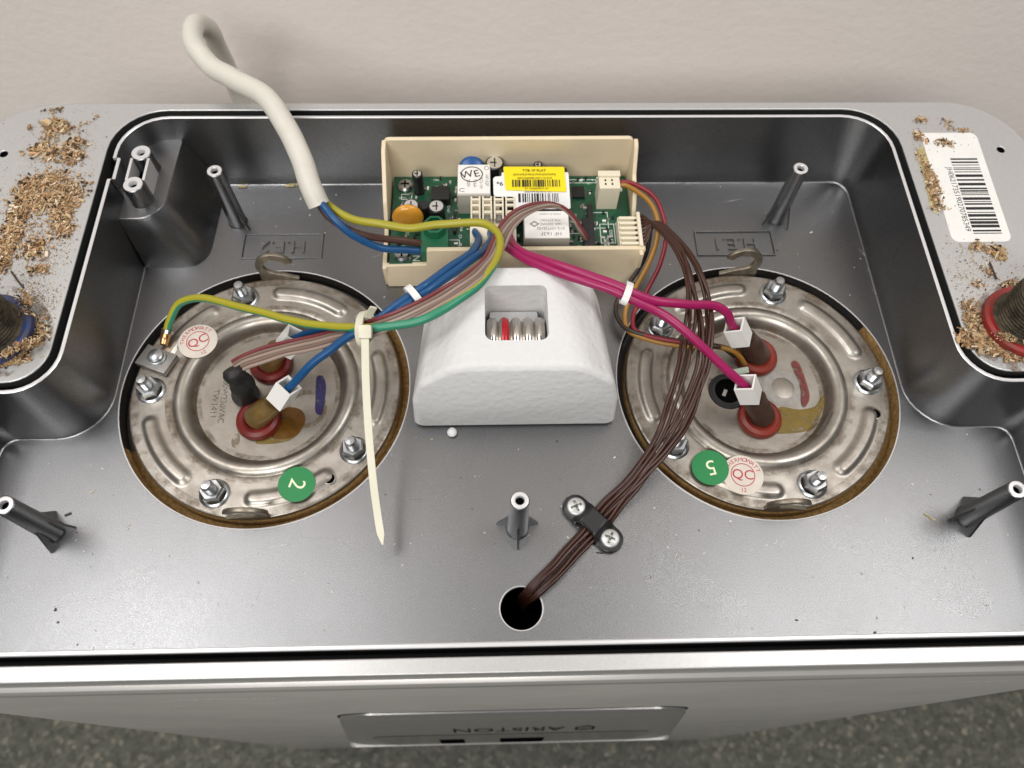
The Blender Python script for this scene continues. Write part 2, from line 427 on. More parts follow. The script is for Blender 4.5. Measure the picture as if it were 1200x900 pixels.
# ------------------------------------------------------------------ water heater casing
HT = 44.0
heater = thing('water_heater', (0, 0, FLOOR_Z), 'upturned silver water heater with its bottom cover off, standing on the speckled floor', 'water heater')
def inset(pl, d):
    c = []; N = len(pl)
    for i in range(N):
        a = Vector(pl[i - 1]); b = Vector(pl[(i + 1) % N]); t = (b - a).normalized(); c.append((pl[i][0] - t.y * d, pl[i][1] + t.x * d))
    return c
def opening(a, yb, s, w, yf, rb, ra, rw, rf, jog=0.0, n=8):
    return rpoly([(w, yf, rf), (w, s, rw), (a, s, ra), (a, yb, rb), (-a, yb, rb),
                  (-a, 113, 0.4), (-a + jog, 113, 0.4), (-a + jog, 99, 0.4), (-a, 99, 0.4),
                  (-a, s, ra), (-w, s, rw), (-w, yf, rf)], n) if jog else rpoly(
                 [(w, yf, rf), (w, s, rw), (a, s, ra), (a, yb, rb), (-a, yb, rb),
                  (-a, 113, 0), (-a, 112, 0), (-a, 100, 0), (-a, 99, 0),
                  (-a, s, ra), (-w, s, rw), (-w, yf, rf)], n)
FL = opening(199.5, 132.5, -26, 248, -126, 10, 24, 8, 12)
FL2 = opening(200.3, 133.3, -25.2, 248.8, -126.8, 10, 23.5, 8, 12)
LI = opening(204.2, 140.7, -22.3, 254.2, -130.7, 23, 21, 10, 14, 2.4)
LO = opening(206.0, 142.5, -20.5, 256.0, -132.5, 24.5, 19.5, 11, 15, 2.4)
PE = opening(210.0, 146.4, -17.0, 260.0, -136.0, 27, 17, 13, 17)
OUT = rpoly([(279, -142, 14), (279, 151.5, 39), (-279, 151.5, 39), (-279, -142, 14)], 14)
HOLES = [circle(-125, 0, 72, 120), circle(125, 0, 72, 120), circle(0.8, -110.4, 9.4, 40)]
g = G()
# walls, lip and floor of the well
n = 6
loops = [z_loop(LI, HT - 0.35)]
for i in range(1, n):
    t = i / n; loops.append([(p[0]*(1-t) + q[0]*t, p[1]*(1-t) + q[1]*t, (HT - 0.35)*(1-t) + 1.0*t) for p, q in zip(LI, FL2)])
loops += [z_loop(FL2, 1.0), [(p[0]*.6 + q[0]*.4, p[1]*.6 + q[1]*.4, 0.3) for p, q in zip(FL2, FL)], z_loop(FL, 0)]
tray = G().add(*loft_geo(loops)).build('well_wall', 'silver_paint', heater, 50)
floor_p = G().add(*fill_geo([FL] + HOLES, 0)).build('well_floor', 'silver_paint', heater, 0)
lip = [z_loop(LI, HT - 0.35), z_loop([(p[0]*.75+q[0]*.25, p[1]*.75+q[1]*.25) for p, q in zip(LI, LO)], HT),
       z_loop([(p[0]*.25+q[0]*.75, p[1]*.25+q[1]*.75) for p, q in zip(LI, LO)], HT), z_loop(LO, HT - 0.35), z_loop(LO, HT - 22)]
G().add(*loft_geo(lip)).build('well_lip', 'silver_edge', heater, 30)
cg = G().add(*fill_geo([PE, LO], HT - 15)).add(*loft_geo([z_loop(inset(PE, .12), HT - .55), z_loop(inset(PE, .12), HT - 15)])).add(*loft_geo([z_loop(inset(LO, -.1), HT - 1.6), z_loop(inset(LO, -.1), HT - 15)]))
cg.build('rim_channel', 'dark_channel', heater, 0)  # same silver as the rim; the slot's deep shade is painted near-black
G().add(*fill_geo([OUT, PE, circle(-262.1, 116, 2.1, 20), circle(262.9, 116.5, 2.1, 20)], HT - 16, HT, 0.5, 3)).build('top_rim', 'silver_rim', heater, 40)
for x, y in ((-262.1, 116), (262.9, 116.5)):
    G().add(*lathe_geo([(0, -1.3), (2.02, -1.3), (2.05, -.5)], 20, (x, y, HT), False)).build('pin_hole', 'black_void', heater)  # black disc paints the dark inside of the hole
OB = inset(OUT, -0.6)
G().add(*loft_geo([z_loop(inset(OUT, 1.0), HT - 15.8), z_loop(inset(OUT, .2), HT - 16.2), z_loop(inset(OUT, -1.6), HT - 17.4), z_loop(inset(OUT, -2.4), HT - 20), z_loop(inset(OUT, -2.4), HT - 28), z_loop(inset(OUT, -1.8), HT - 29.2), z_loop(inset(OUT, -.2), HT - 29.4)])).build('shell_band', 'silver_body', heater)
G().add(*loft_geo([z_loop(inset(OUT, -.4), HT - 29.2), z_loop(inset(OUT, -.4), HT - 40)])).build('seam', 'dark_channel', heater)
v, f = loft_geo([z_loop(OUT, HT - 37.0), z_loop(inset(OUT, -.1), HT - 37.2), z_loop(OB, HT - 38.4), z_loop(OB, FLOOR_Z + 20), z_loop(inset(OUT, 6), FLOOR_Z + 4), z_loop(inset(OUT, 14), FLOOR_Z)])
G().add(v, f).build('outer_shell', 'silver_body', heater, 40)
# hole skirts and brown insulation round each flange; black back arc includes painted shade
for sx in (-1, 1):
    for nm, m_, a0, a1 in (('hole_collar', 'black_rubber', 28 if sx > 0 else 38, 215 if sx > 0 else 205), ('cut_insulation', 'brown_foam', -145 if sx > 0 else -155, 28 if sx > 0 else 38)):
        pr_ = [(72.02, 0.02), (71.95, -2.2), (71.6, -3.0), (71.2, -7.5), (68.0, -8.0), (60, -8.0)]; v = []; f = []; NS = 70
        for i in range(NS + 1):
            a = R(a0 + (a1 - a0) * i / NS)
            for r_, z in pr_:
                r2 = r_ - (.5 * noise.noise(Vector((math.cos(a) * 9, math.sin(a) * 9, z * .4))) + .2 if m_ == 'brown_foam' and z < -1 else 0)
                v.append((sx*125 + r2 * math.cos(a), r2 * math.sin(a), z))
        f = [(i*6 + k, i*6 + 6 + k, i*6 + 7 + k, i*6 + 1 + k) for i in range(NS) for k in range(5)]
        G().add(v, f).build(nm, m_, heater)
    G().add(*lathe_geo([(66.2, -1.9), (67.6, -4), (68.2, -7.9)], 120, (sx*125, 0, 0), False)).build('insulation', 'brown_foam', heater)
    G().add(*lathe_geo([(72.7, 0.02), (72.4, 0.35), (72.05, 0.3), (72.0, -0.2)], 120, (sx*125, 0, 0), False)).build('hole_edge', 'silver_edge', heater)
G().add(*lathe_geo([(10.2, 0.02), (9.9, 0.45), (9.45, 0.4), (9.3, -0.5), (9.3, -30), (0, -30)], 48, (0.8, -110.4, 0), False)).build('cable_hole', ['silver_edge'], heater)
G().add(*lathe_geo([(9.25, -0.8), (9.2, -29), (0, -29)], 40, (0.8, -110.4, 0), False)).build('hole_dark', 'black_void', heater)  # near-black cup paints the dark depth of the cable hole

# screw posts
def post(x, y, h, fins, r0=4.9, r1=4.1, z0=0.0, lab=None):
    g = G()
    g.add(*lathe_geo([(r0 + .6, z0 - .1), (r0 + .1, z0 + .8), (r0, z0 + 1.5), (r1, h - 0.4), (r1 - 0.4, h - 0.05)], 28, (x, y, 0), False))
    o_ = g.build('screw_post', 'silver_paint', heater)
    G().add(*lathe_geo([(r1 - 0.4, h - 0.05), (r1 - 0.6, h), (2.2, h), (1.9, h - 0.4), (1.85, h - 9)], 28, (x, y, 0), False)).build('post_top', 'silver_edge', o_)
    G().add(*lathe_geo([(1.84, h - 2.2), (0, h - 2.2)], 20, (x, y, 0), False)).build('post_bore', 'black_void', o_)
    for a in fins:
        c, s = math.cos(R(a)), math.sin(R(a)); q = G()
        pr = [(r0 - .4, 0), (r0 + 5.2, 0), (r0 + 5.0, 1.0), (r1 + 0.2, 16), (r1 - .6, 16)]
        vv = [(x + c*p - s*t, y + s*p + c*t, z0 + z) for t in (-0.55, 0.55) for p, z in pr]
        q.add(vv, [(0, 1, 2, 3, 4), (9, 8, 7, 6, 5)] + [(i, (i + 1) % 5, 5 + (i + 1) % 5, 5 + i) for i in range(5)]).build('fin', 'silver_paint', o_, 0)
    return o_
post(-153.6, 106.4, 41.5, (-40, 140)); post(153.6, 106.4, 41.5, (-150, -60, 30))
post(-213.6, -72, 40.5, (10, -80, 100)); post(213.6, -72, 40.5, (190, -100, 80))
post(0.0, -74.0, 42.0, (-90, 15, 165))

# block with a double screw post in the back left corner
BT = rpoly([(-203.5, 84, 1), (-181, 84, 14), (-178.5, 139.5, 3), (-203.5, 139.5, 10)], 8)
BB = rpoly([(-199.6, 75, 1), (-166.0, 75, 13), (-163.5, 134, 3), (-199.6, 134, 10)], 8)
loops = [z_loop(BB, -0.5), z_loop(BB, 0.3)] + [[(p[0]*(1-t) + q[0]*t, p[1]*(1-t) + q[1]*t, 0.3*(1-t) + 30*t) for p, q in zip(BB, BT)] for t in (0.3, 0.6, 1)]
loops += [z_loop(inset(BT, 0.6), 30.6)]
v, f = loft_geo(loops); nn = len(BT); f.append(tuple(len(v) - nn + k for k in range(nn)))
blk = G().add(v, f).build('corner_block', 'silver_paint', heater, 40)
for y in (117.5, 96.3):
    G().add(*lathe_geo([(5.8, 30.4), (5.2, 31.4), (5.1, 42.6), (4.7, 43)], 28, (-192.7, y, 0), False)).build('block_post', 'silver_paint', blk)
    G().add(*lathe_geo([(4.75, 43), (2.3, 43.02), (2.0, 42.4), (1.9, 36), (0, 36)], 28, (-192.7, y, 0), False)).build('post_top', 'silver_edge', blk)
    G().add(*lathe_geo([(1.85, 40.5), (0, 40.5)], 20, (-192.7, y, 0), False)).build('post_bore', 'black_void', blk)
for x in (-197.0, -188.4):
    G().add(*box_geo(x - .7, x + .7, 99.5, 114.3, 30.5, 42.4, 0.2)).build('bridge_rib', 'silver_edge', blk)
G().add(*box_geo(-196.2, -189.2, 100, 114, 30.6, 33, 0)).build('slot_floor', 'black_void', blk)

# embossed frames and lettering on the floor of the well
def emboss(cx, s):
    fr = [(cx - 22.2, 80.2), (cx + 22.2, 80.2), (cx + 22.2, 97.2), (cx - 22.2, 97.2)]
    inn = [(cx - 21.4, 81.0), (cx + 21.4, 81.0), (cx + 21.4, 96.4), (cx - 21.4, 96.4)]
    o_ = G().add(*fill_geo([fr, inn], 0.02, 1.15, 0.25, 1)).build('embossed_frame', 'silver_paint', heater, 40)
    v, f = text_geo(s, 11.5, (cx, 88.6, 0.0), (-1, 0, 0), (0, -1, 0), sx=1.05)
    cu = bpy.data.curves.new('tmp', 'FONT'); cu.body = s; cu.size = 11.5; cu.align_x = 'CENTER'; cu.align_y = 'CENTER'; cu.extrude = 0.55; cu.resolution_u = 3
    ob = bpy.data.objects.new('tmp', cu); me = bpy.data.meshes.new_from_object(ob)
    vv = [(cx - q.co.x * 1.05, 88.6 - q.co.y, q.co.z + 0.5) for q in me.vertices]; ff = [tuple(p.vertices) for p in me.polygons]
    bpy.data.objects.remove(ob); bpy.data.curves.remove(cu); bpy.data.meshes.remove(me)
    G().add(vv, ff).build('embossed_lettering', 'silver_paint', o_, 0)
emboss(-126.5, 'H.E.2'); emboss(127, 'H.E.1')

# pipe stubs with coloured collars on the two rim shoulders
def pipe(x, y, ring, lab):
    p = []; z = 0
    for i in range(11):
        p += [(12.7, z), (14.2, z + 0.9), (12.7, z + 1.8)]; z += 1.8
    prof = [(15.5, -1), (15.5, 5), (13.5, 6.0)] + [(r, 6 + q) for r, q in p[1:]] + [(12.2, 27), (9.8, 27), (9.5, 8), (0, 8)]
    o_ = G().add(*lathe_geo(prof, 40, (x, y, HT), False)).build('pipe_stub', 'dirty_brass', heater)
    o_['label'] = lab
    G().add(*lathe_geo([(15.4, 0.5), (18.2, 0.6), (18.9, 2.0), (18.6, 4.4), (17.2, 5.4), (15.4, 5.2)], 48, (x, y, HT), False)).build('collar', ring, o_)
pipe(-237.5, 8, 'ring_blue', 'dirty threaded pipe stub with blue collar')
pipe(238, 7.5, 'ring_red', 'dirty threaded pipe stub with red collar')

# control panel on the front, upside down like the heater
def panel():
    zc = -225; hw, hh = 124, 82
    P = rpoly([(-hw, zc - hh, 30), (hw, zc - hh, 30), (hw - 20, zc + hh, 24), (-hw + 20, zc + hh, 24)], 8)
    def prot(z): return 4.5 + 9.0 * ((zc + hh) - z) / (2 * hh)
    def sh(pl, d): 
        return [(x * (1 - d / hw), zc + (z - zc) * (1 - d / hh)) for x, z in pl]
    loops = [[(x, -142.4, z) for x, z in P], [(x, -142.4 - prot(z) + 3.0, z) for x, z in P],
             [(x, -142.4 - prot(z) + 1.0, z) for x, z in sh(P, 2.2)], [(x, -142.4 - prot(z), z) for x, z in sh(P, 6.5)]]
    v, f = loft_geo(loops); n_ = len(P); f.append(tuple(3 * n_ + k for k in range(n_)))
    o_ = G().add(v, f).build('front_panel', 'panel_silver', heater, 40)
    P2 = sh(P, -1.8)
    G().add(*loft_geo([[(x, -142.75, z) for x, z in P2], [(x, -142.8, z) for x, z in sh(P, .5)]])).build('panel_gap', 'dark_channel', o_, 0)
    def on(x, z, lift=0.25): return (x, -142.4 - prot(z) - lift, z)
    D = rpoly([(-92, zc - 74, 12), (92, zc - 74, 12), (98, zc - 8, 10), (-98, zc - 8, 10)], 6)
    G().add([on(x, z, .2) for x, z in D], [tuple(range(len(D)))]).build('display_strip', 'panel_glass', o_, 0)
    for x0, x1 in ((-52, -34), (-8, 24)):
        q = rpoly([(x0, -292, 2), (x1, -292, 2), (x1, -262, 2), (x0, -262, 2)], 3)
        G().add([on(x, z, .4) for x, z in q], [tuple(range(len(q)))]).build('display_window', 'black_void', o_, 0)
    q = Vector(on(0, -205, .45)); yd = Vector((0, -11.0 / 164 * -1, -1)); yd = Vector((0, -0.055, -1)).normalized()
    v, f = text_geo('ARISTON', 27, (-3, q.y, -205), (-1, 0, 0), yd, sx=0.66)
    G().add(v, f).build('brand_lettering', 'print_black', o_, 0)
    sh_o = [(0, 13), (6.5, 9.5), (6.5, -3), (0, -13), (-6.5, -3), (-6.5, 9.5)]; sh_i = [(a*.72, b*.72) for a, b in sh_o]
    v, f = fill_geo([sh_o, sh_i], 0); w, h = text_geo('A', 9, (0, 0, 0))
    base = Vector((48, q.y, -205))
    for (vv, ff) in ((v, f), (w, h)):
        pass
    gg = G().add([base + Vector((-1, 0, 0)) * a.x + yd * a.y for a in v], f).add([base + Vector((-1, 0, 0)) * a.x + yd * a.y for a in w], h)
    gg.build('brand_emblem', 'print_black', o_, 0)
    L = rpoly([(-hw + 6, zc - hh - 6, 12), (hw - 6, zc - hh - 6, 12), (hw + 1, zc - hh + 9, 4), (-hw - 1, zc - hh + 9, 4)], 4)
    v, f = loft_geo([[(x, -142.4, z) for x, z in L], [(x, -154.6, z) for x, z in L], [(x * .985, -156.0, z) for x, z in L]]); f.append(tuple(2 * len(L) + k for k in range(len(L))))
    G().add(v, f).build('panel_ledge', 'silver_body', o_, 40)
panel()
# scratches in the front face
for x0, z0, x1, z1 in ((-155, -30, -110, -33), (-168, -38, -160, -37), (-172, -60, -164, -62), (205, -25, 228, -27)):
    G().add(*strip_geo([(x0, -142.75, z0), ((x0+x1)/2, -142.75, (z0+z1)/2 - .4), (x1, -142.75, z1)], lambda t: 1.0*(1-t)+.3, 0.06, (0, 0, 1), 3)).build('scratch', 'scratch', heater, 0)

# barcode label on the right shoulder
def barcode(parent, org, xd, yd, w, h, nb, seed, m='print_black', z=0.1):
    """bars run along xd (height h), stacked along yd (extent w)"""
    r = random.Random(seed); xd = Vector(xd); yd = Vector(yd); o0 = Vector(org); t = 0; g = G(); unit = w / nb
    while t < w:
        b = unit * r.choice((.5, .5, 1, 1, 1.6)); s = unit * r.choice((.5, .7, 1, 1.3))
        if t + b > w: break
        a = [o0 + yd * t, o0 + xd * h + yd * t, o0 + xd * h + yd * (t + b), o0 + yd * (t + b)]
        g.add(a, [(0, 1, 2, 3)]); t += b + s
    return g.build('barcode_bars', m, parent, 0)
lx = Vector((0.9985, 0.0, 0)); ly = Vector((0.038, 0.999, 0))
LB = Vector((219.2, 55.6, HT + 0.05))
pl = rpoly([(0, 0, 4), (30.5, 0, 4), (30.5, 72.8, 4), (0, 72.8, 1.2)], 5)
v, f = fill_geo([pl], 0, 0.22)
lab = G().add([LB + lx * p.x + ly * p.y + Vector((0, 0, p.z)) for p in v], f).build('barcode_label', 'label_paper', heater, 30)
lab['label'] = 'white barcode sticker'
barcode(lab, LB + lx * 12.0 + ly * 5.0 + Vector((0, 0, .26)), lx, ly, 50.5, 14.5, 46, 3)
v, f = text_geo('JH06217351902707 85349'.replace(' ', ''), 4.1, LB + lx * 9.7 + ly * 27.5 + Vector((0, 0, .26)), -ly, lx, sx=0.98)
G().add(v, f).build('serial_number', 'print_black', lab, 0)

# ------------------------------------------------------------------ heating flanges
def nut_parts():
    prof = [(0, 0), (7.2, 0), (7.2, 0.6), (6.6, 1.2), (6.0, 1.5)]
    g = G().add(*lathe_geo(prof, 36, (0, 0, 0), False))
    hexo = [(5.75, 1.3), (5.75, 5.6), (5.0, 6.3), (3.2, 6.3), (2.9, 5.6)]
    v, f = lathe_geo(hexo, 6, (0, 0, 0), False); g.add(v, f)
    nut = mk('nut_mesh', g.v, g.f, 'zinc', None, 25, None, (0, 0, 0))
    p = [(2.9, 0)]; z = 0.0
    while z < 10.8: p += [(3.0, z + .35), (2.55, z + .75)]; z += 0.8
    p += [(2.7, 11.6), (2.2, 13.2), (0, 13.4)]
    v, f = lathe_geo(p, 20, (0, 0, 0), False)
    st = mk('stud_mesh', v, f, 'zinc', None, 50, None, (0, 0, 0))
    me = (nut.data, st.data)
    bpy.data.objects.remove(nut); bpy.data.objects.remove(st)
    return me
NUT, STUD = nut_parts()
PZ = 0.0                                     # plate top level
def bump_s(x): return max(0.0, min(1.0, x)) ** 2 * (3 - 2 * max(0.0, min(1.0, x)))
def prof_z(r):
    pts = [(0, -5.5), (36.0, -5.5), (36.4, -5.2), (37.6, -2.6), (39.8, 0.9), (42, 1.9), (44, 1.7), (45.6, 0.7), (46.4, -0.4), (47.6, 0.0), (66.4, 0), (67.2, -0.3), (67.4, -0.8)]
    for (a, b), (c, d) in zip(pts, pts[1:]):
        if r <= c: return b + (d - b) * (r - a) / (c - a)
    return pts[-1][1]
def flange(cx, rot, label, mir):
    t = thing('heating_flange', (cx, 0, -5), label, 'heater flange', 'heating flanges in the two round openings')
    rs = [36.0, 36.4, 37, 37.6, 38.6, 39.8, 41, 42, 43, 44, 44.8, 45.6, 46.1, 46.6, 47.2, 48] + [49 + .9 * i for i in range(20)] + [66.4, 67.0, 67.3, 67.4]
    NA = 300; g = G(); v = []
    nuts = [rot + 72 * k for k in range(5)]
    def ridge(r, a):
        best = 0
        for nn_ in nuts:
            d = (a - nn_) % 360
            mid = 36; half = 17.5
            da = max(0.0, abs(d - mid) - half) * math.pi / 180 * 57.5
            e = math.hypot(da, r - 57.6)
            best = max(best, bump_s((4.3 - e) / 2.6))
        return 1.7 * best
    for r in rs:
        for i in range(NA):
            a = 360 * i / NA
            z = PZ + prof_z(r) + ridge(r, a) + 0.10 * noise.noise(Vector((cx + r * math.cos(R(a)), r * math.sin(R(a)), 0)) * 0.13)
            v.append((cx + r * math.cos(R(a)), r * math.sin(R(a)), z))
    f = [(k*NA + i, k*NA + (i+1) % NA, (k+1)*NA + (i+1) % NA, (k+1)*NA + i) for k in range(len(rs) - 1) for i in range(NA)]
    k0 = len(v)
    v += [(cx + 67.4 * math.cos(R(360*i/NA)), 67.4 * math.sin(R(360*i/NA)), -2.4) for i in range(NA)]
    f += [((len(rs)-1)*NA + i, (len(rs)-1)*NA + (i+1) % NA, k0 + (i+1) % NA, k0 + i) for i in range(NA)]
    mk('flange_plate', v, f, 'flange_steel', t, 40)
    d = G().add(*lathe_geo([(36.2, -5.4), (20, -5.45), (0, -5.5)], 96, (cx, 0, PZ), False)).build('inner_disc', 'flange_inner', t)
    for nn_ in nuts:
        p = (cx + 57.5 * math.cos(R(nn_)), 57.5 * math.sin(R(nn_)), PZ)
        o_ = inst('nut', NUT, p, t, rnd.uniform(0, 1.0))
        inst('stud', STUD, p, o_, 0)
    return t, d
fl_l, disc_l = flange(-125, 180, 'left steel heating flange with purple mark, green 2 sticker and blue wires', 1)
fl_r, disc_r = flange(125, 0, 'right steel heating flange with red mark, green 5 sticker and pink wires', -1)
DZ = -5.5
def dot(name, x, y, z, r, m, par, n=24): return G().add(*lathe_geo([(r, 0), (0, 0.02)], n, (x, y, z), False)).build(name, m, par)
for par, cx, a in ((fl_l, -125, -53.5), (fl_r, 125, -17.4)):
    x, y = cx + 60 * math.cos(R(a)), 60 * math.sin(R(a)); hz = 0.35
    G().add(*lathe_geo([(3.1, 2.0), (2.6, 2.15), (2.3, 1.6)], 24, (x, y, PZ - 1.75 + hz), False)).build('hole_rim', 'flange_steel', par)
    dot('drilled_hole', x, y, PZ + 0.25 + hz, 2.4, 'black_void', par)

# hook tabs, one standing up at the back and one at the front edge of each flange
def hook(cx, y, s, par, back=True):
    """flat hook of sheet steel bent up from the plate edge; s mirrors it"""
    w = 2.2
    cl = []
    # outline in (x, z): base, then a curl
    outer = []
    base_l, base_r = -10.2 * s, 10.2 * s
    ctr = Vector((-1.2 * s, 10.2)); ro, ri = 10.2, 6.0
    o_pts = [(base_l, 0), (base_l, 1.5)]
    a0, a1 = (205, 18)
    outer = [(ctr.x + ro * math.cos(R(a)) * s, ctr.y + ro * 0.84 * math.sin(R(a))) for a in [a0 + (a1 - a0) * k / 18 for k in range(19)]]
    inner = [(ctr.x + ri * math.cos(R(a)) * s, ctr.y + ri * 0.80 * math.sin(R(a))) for a in [a1 + (250 - a1) * k / 18 for k in range(19)]]
    pl = o_pts + outer + inner + [(2.5 * s, 4.4), (base_r, 1.6), (base_r, 0)]
    lean = 0.18 if back else -0.10
    v, f = fill_geo([pl], -w / 2, w / 2, 0.3, 1)
    vv = [(cx + p.x, y + p.z + p.y * lean, PZ - 1.5 + p.y) for p in v]
    return G().add(vv, f).build('hook_tab', 'hook_steel', par, 40)
hook(-125.5, 67.8, 1, fl_l); hook(125.5, 68.6, -1, fl_r)
hook(-125.5, -66.2, -1, fl_l, False); hook(127.5, -66.2, 1, fl_r, False)

# stickers, stamps, stains
def sticker(par, u, r, m, name, z=PZ + 0.35):
    return G().add(*lathe_geo([(r, -0.12), (r, 0.0), (0, 0.05)], 40, (u[0], u[1], z), False)).build(name, m, par)
def ring_geo(x, y, z, r0, r1, n=40): return lathe_geo([(r1, 0), (r0, 0)], n, (x, y, z), False)
def qc(par, x, y, ang, z):
    s = sticker(par, (x, y), 10.0, 'qc_paper', 'round_sticker', z)
    g = G().add(*ring_geo(x, y, z + .1, 5.5, 5.9))
    c, sn = math.cos(R(ang)), math.sin(R(ang))
    g.add(*text_geo('QC', 7.0, (x, y, z + .1), (c, sn, 0), (-sn, c, 0), bold=0.02))
    word = 'THERMOWATT'
    for i, ch in enumerate(word):
        a = ang + 90 + 68 - i * 15.2
        ca, sa = math.cos(R(a)), math.sin(R(a))
        g.add(*text_geo(ch, 2.9, (x + 7.8 * ca, y + 7.8 * sa, z + .1), (sa, -ca, 0), (ca, sa, 0)))
    a = ang - 90; g.add(*text_geo('12', 2.8, (x + 7.8 * math.cos(R(a)), y + 7.8 * math.sin(R(a)), z + .1), (c, sn, 0), (-sn, c, 0)))
    g.build('red_print', 'print_red', s, 0)
qc(fl_l, -162.9, 27.3, 30, PZ + 2.2); qc(fl_r, 109.3, -50.0, -6, PZ + 2.1)
s = sticker(fl_l, (-104.2, -51.3), 8.8, 'sticker_green', 'round_sticker', PZ + 2.2); s['label'] = 'green round sticker with number 2'
G().add(*text_geo('2', 11, (-104.2, -51.3, PZ + 2.35), (-.26, -.96, 0), (.96, -.26, 0), bold=0.0)).build('number', 'mark_cream', s, 0)
s = sticker(fl_r, (94.0, -46.0), 9.0, 'sticker_green', 'round_sticker', PZ + 2.2); s['label'] = 'green round sticker with number 5'
G().add(*text_geo('5', 11, (94.2, -45.8, PZ + 2.35), (-.96, -.2, 0), (.2, -.96, 0), bold=0.0)).build('number', 'mark_cream', s, 0)
def patch(par, pts, z, m, name, jit=0.0):
    pts = smooth_closed(pts); return G().add([(x, y, z) for x, y in pts], [tuple(range(len(pts)))]).build(name, m, par, 0)
def smooth_closed(pts, sub=5):
    out = []; N = len(pts)
    for i in range(N):
        a, b, c, d = [Vector(pts[(i + k) % N][:2]) for k in (-1, 0, 1, 2)]
        for k in range(sub):
            t = k / sub; out.append(b*(2*t**3 - 3*t*t + 1) + (c - a)*.5*(t**3 - 2*t*t + t) + c*(-2*t**3 + 3*t*t) + (d - b)*.5*(t**3 - t*t))
    return [(p.x, p.y) for p in out]
# grime that has settled in the pressed grooves and along the plate edges
for par, cx in ((fl_l, -125), (fl_r, 125)):
    for nm, prof in (('groove_grime', [(45.4, 1.1), (46.4, .05), (47.6, .25), (50.0, .3)]), ('step_grime', [(33.8, -5.25), (36.0, -5.25), (36.8, -4.2), (37.9, -1.7)]), ('edge_grime', [(62.6, .3), (66.3, .3), (67.3, 0.0)])):
        G().add(*lathe_geo(prof, 120, (cx, 0, PZ), False)).build(nm, 'grime', par, 60)
# left flange: purple pen mark, amber drips, stamp
patch(fl_l, [(-101.8, 9.0, -5.5), (-98.8, 10.0, -5.5), (-96.6, 4.5, -5.5), (-96.5, -6.6, -5.5), (-97.3, -11.9, -5.5), (-100.5, -10.4, -5.5), (-101.3, -1.8, -5.5)], DZ + .35, 'purple_ink', 'ink_mark')
G().add(*ring_geo(-105.5, -8.5, DZ + .2, 8.2, 10.6)).build('ring_stain', 'brown_stain', fl_l, 0)
patch(fl_l, [(-121.2, -23.7, -5.5), (-120.7, -13.4, -5.5), (-115.8, -7.8, -5.5), (-108.3, -8.9, -5.5), (-105.2, -14.6, -5.5), (-107.9, -22.0, -5.5), (-112.7, -24.7, -5.5)], DZ + .25, 'amber_stain', 'amber_drip')
patch(fl_l, [(-128.4, -27.2, -5.5), (-122.7, -21.8, -5.5), (-110.4, -18.3, -5.5), (-107.1, -21.1, -5.5), (-113.7, -26.5, -5.5)], DZ + .18, 'yellow_stain', 'resin_smear')
G().add(*text_geo('TW1411.', 4.6, (-152.1, -5.5, -5.3), (.02, -1, 0), (1, .02, 0))).add(*text_geo('1200W230VAC', 4.4, (-147.9, -1.7, -5.3), (.02, -1, 0), (1, .02, 0))).build('stamped_text', 'stamp_dark', disc_l, 0)
patch(fl_l, [(-140.2, -23.4, -5.5), (-137.5, -21.6, -5.5), (-136.5, -26.2, -5.5), (-138.6, -29.3, -5.5), (-140.5, -27.0, -5.5)], DZ + .18, 'brown_stain', 'grey_smudge')
# right flange: red mark, resin smear, ring
G().add(*ring_geo(140.3, 0.0, DZ + .2, 6.0, 10.2)).build('ring_stain', 'tab_steel', fl_r, 0)
G().add(*lathe_geo([(5.9, 0.05), (4, .5), (0, .55)], 32, (140.3, 0.0, DZ), False)).build('plug_centre', 'flange_inner', fl_r)
patch(fl_r, [(147.4, 14.5, -5.5), (151.4, 13.9, -5.5), (153.2, -0.2, -5.5), (152.8, -6.6, -5.5), (149.7, -11.0, -5.5), (148.4, -8.5, -5.5), (149.6, 2.3, -5.5)], DZ + .85, 'red_ink', 'ink_mark')
patch(fl_r, [(130.6, -24.1, -5.5), (135.9, -11.3, -5.5), (145.9, -12.4, -5.5), (155.1, -10.6, -5.5), (160.1, -3.8, -5.5), (161.1, -7.7, -5.5), (154.5, -20.1, -5.5), (150.3, -23.9, -5.5), (139.0, -25.6, -5.5)], DZ + .25, 'yellow_stain', 'resin_smear')
G().add(*strip_geo([(150.3, -29.0, 1), (156.0, -22.1, 1), (160.3, -16.0, 1)], 1.1, .3, (1, -.3, 0), 3)).build('scratch_line', 'stamp_dark', fl_r, 0)
patch(fl_r, [(100.6, 1.9, -5.5), (106.3, 10.4, -5.5), (115.7, 12.8, -5.5), (119.9, 5.2, -5.5), (119.3, -4.7, -5.5), (110.8, -10.9, -5.5), (103.8, -6.9, -5.5)], DZ + .15, 'brown_stain', 'rust_stain')

# earth tab on the left flange
def oriented(name, org, z_ax, x_hint, geo, m, par, smooth=30):
    z = Vector(z_ax).normalized(); x = Vector(x_hint); x = (x - z * x.dot(z)).normalized(); y = z.cross(x)
    gg = G()
    for vf in (geo if isinstance(geo, list) else [geo]): gg.add(*frame_geo(vf, org, x, y, z))
    return gg.build(name, m, par, smooth)
et = oriented('earth_tab', (-181.9, 16.5, 3), (0, 0.05, 1), (1, -.42, 0), box_geo(-8.6, 8.6, -6.0, 6.0, -2.6, 0.6, .3), 'tab_steel', fl_l)
oriented('tab_screw', (-181.3, 17.0, 3.8), (0, 0, 1), (1, 0, 0), lathe_geo([(4.6, 0), (4.6, .8), (4.2, 1.0), (3.9, 1.1), (3.7, 2.6), (2.6, 3.3), (0, 3.5)], 24, (0, 0, 0), False), 'zinc', et)

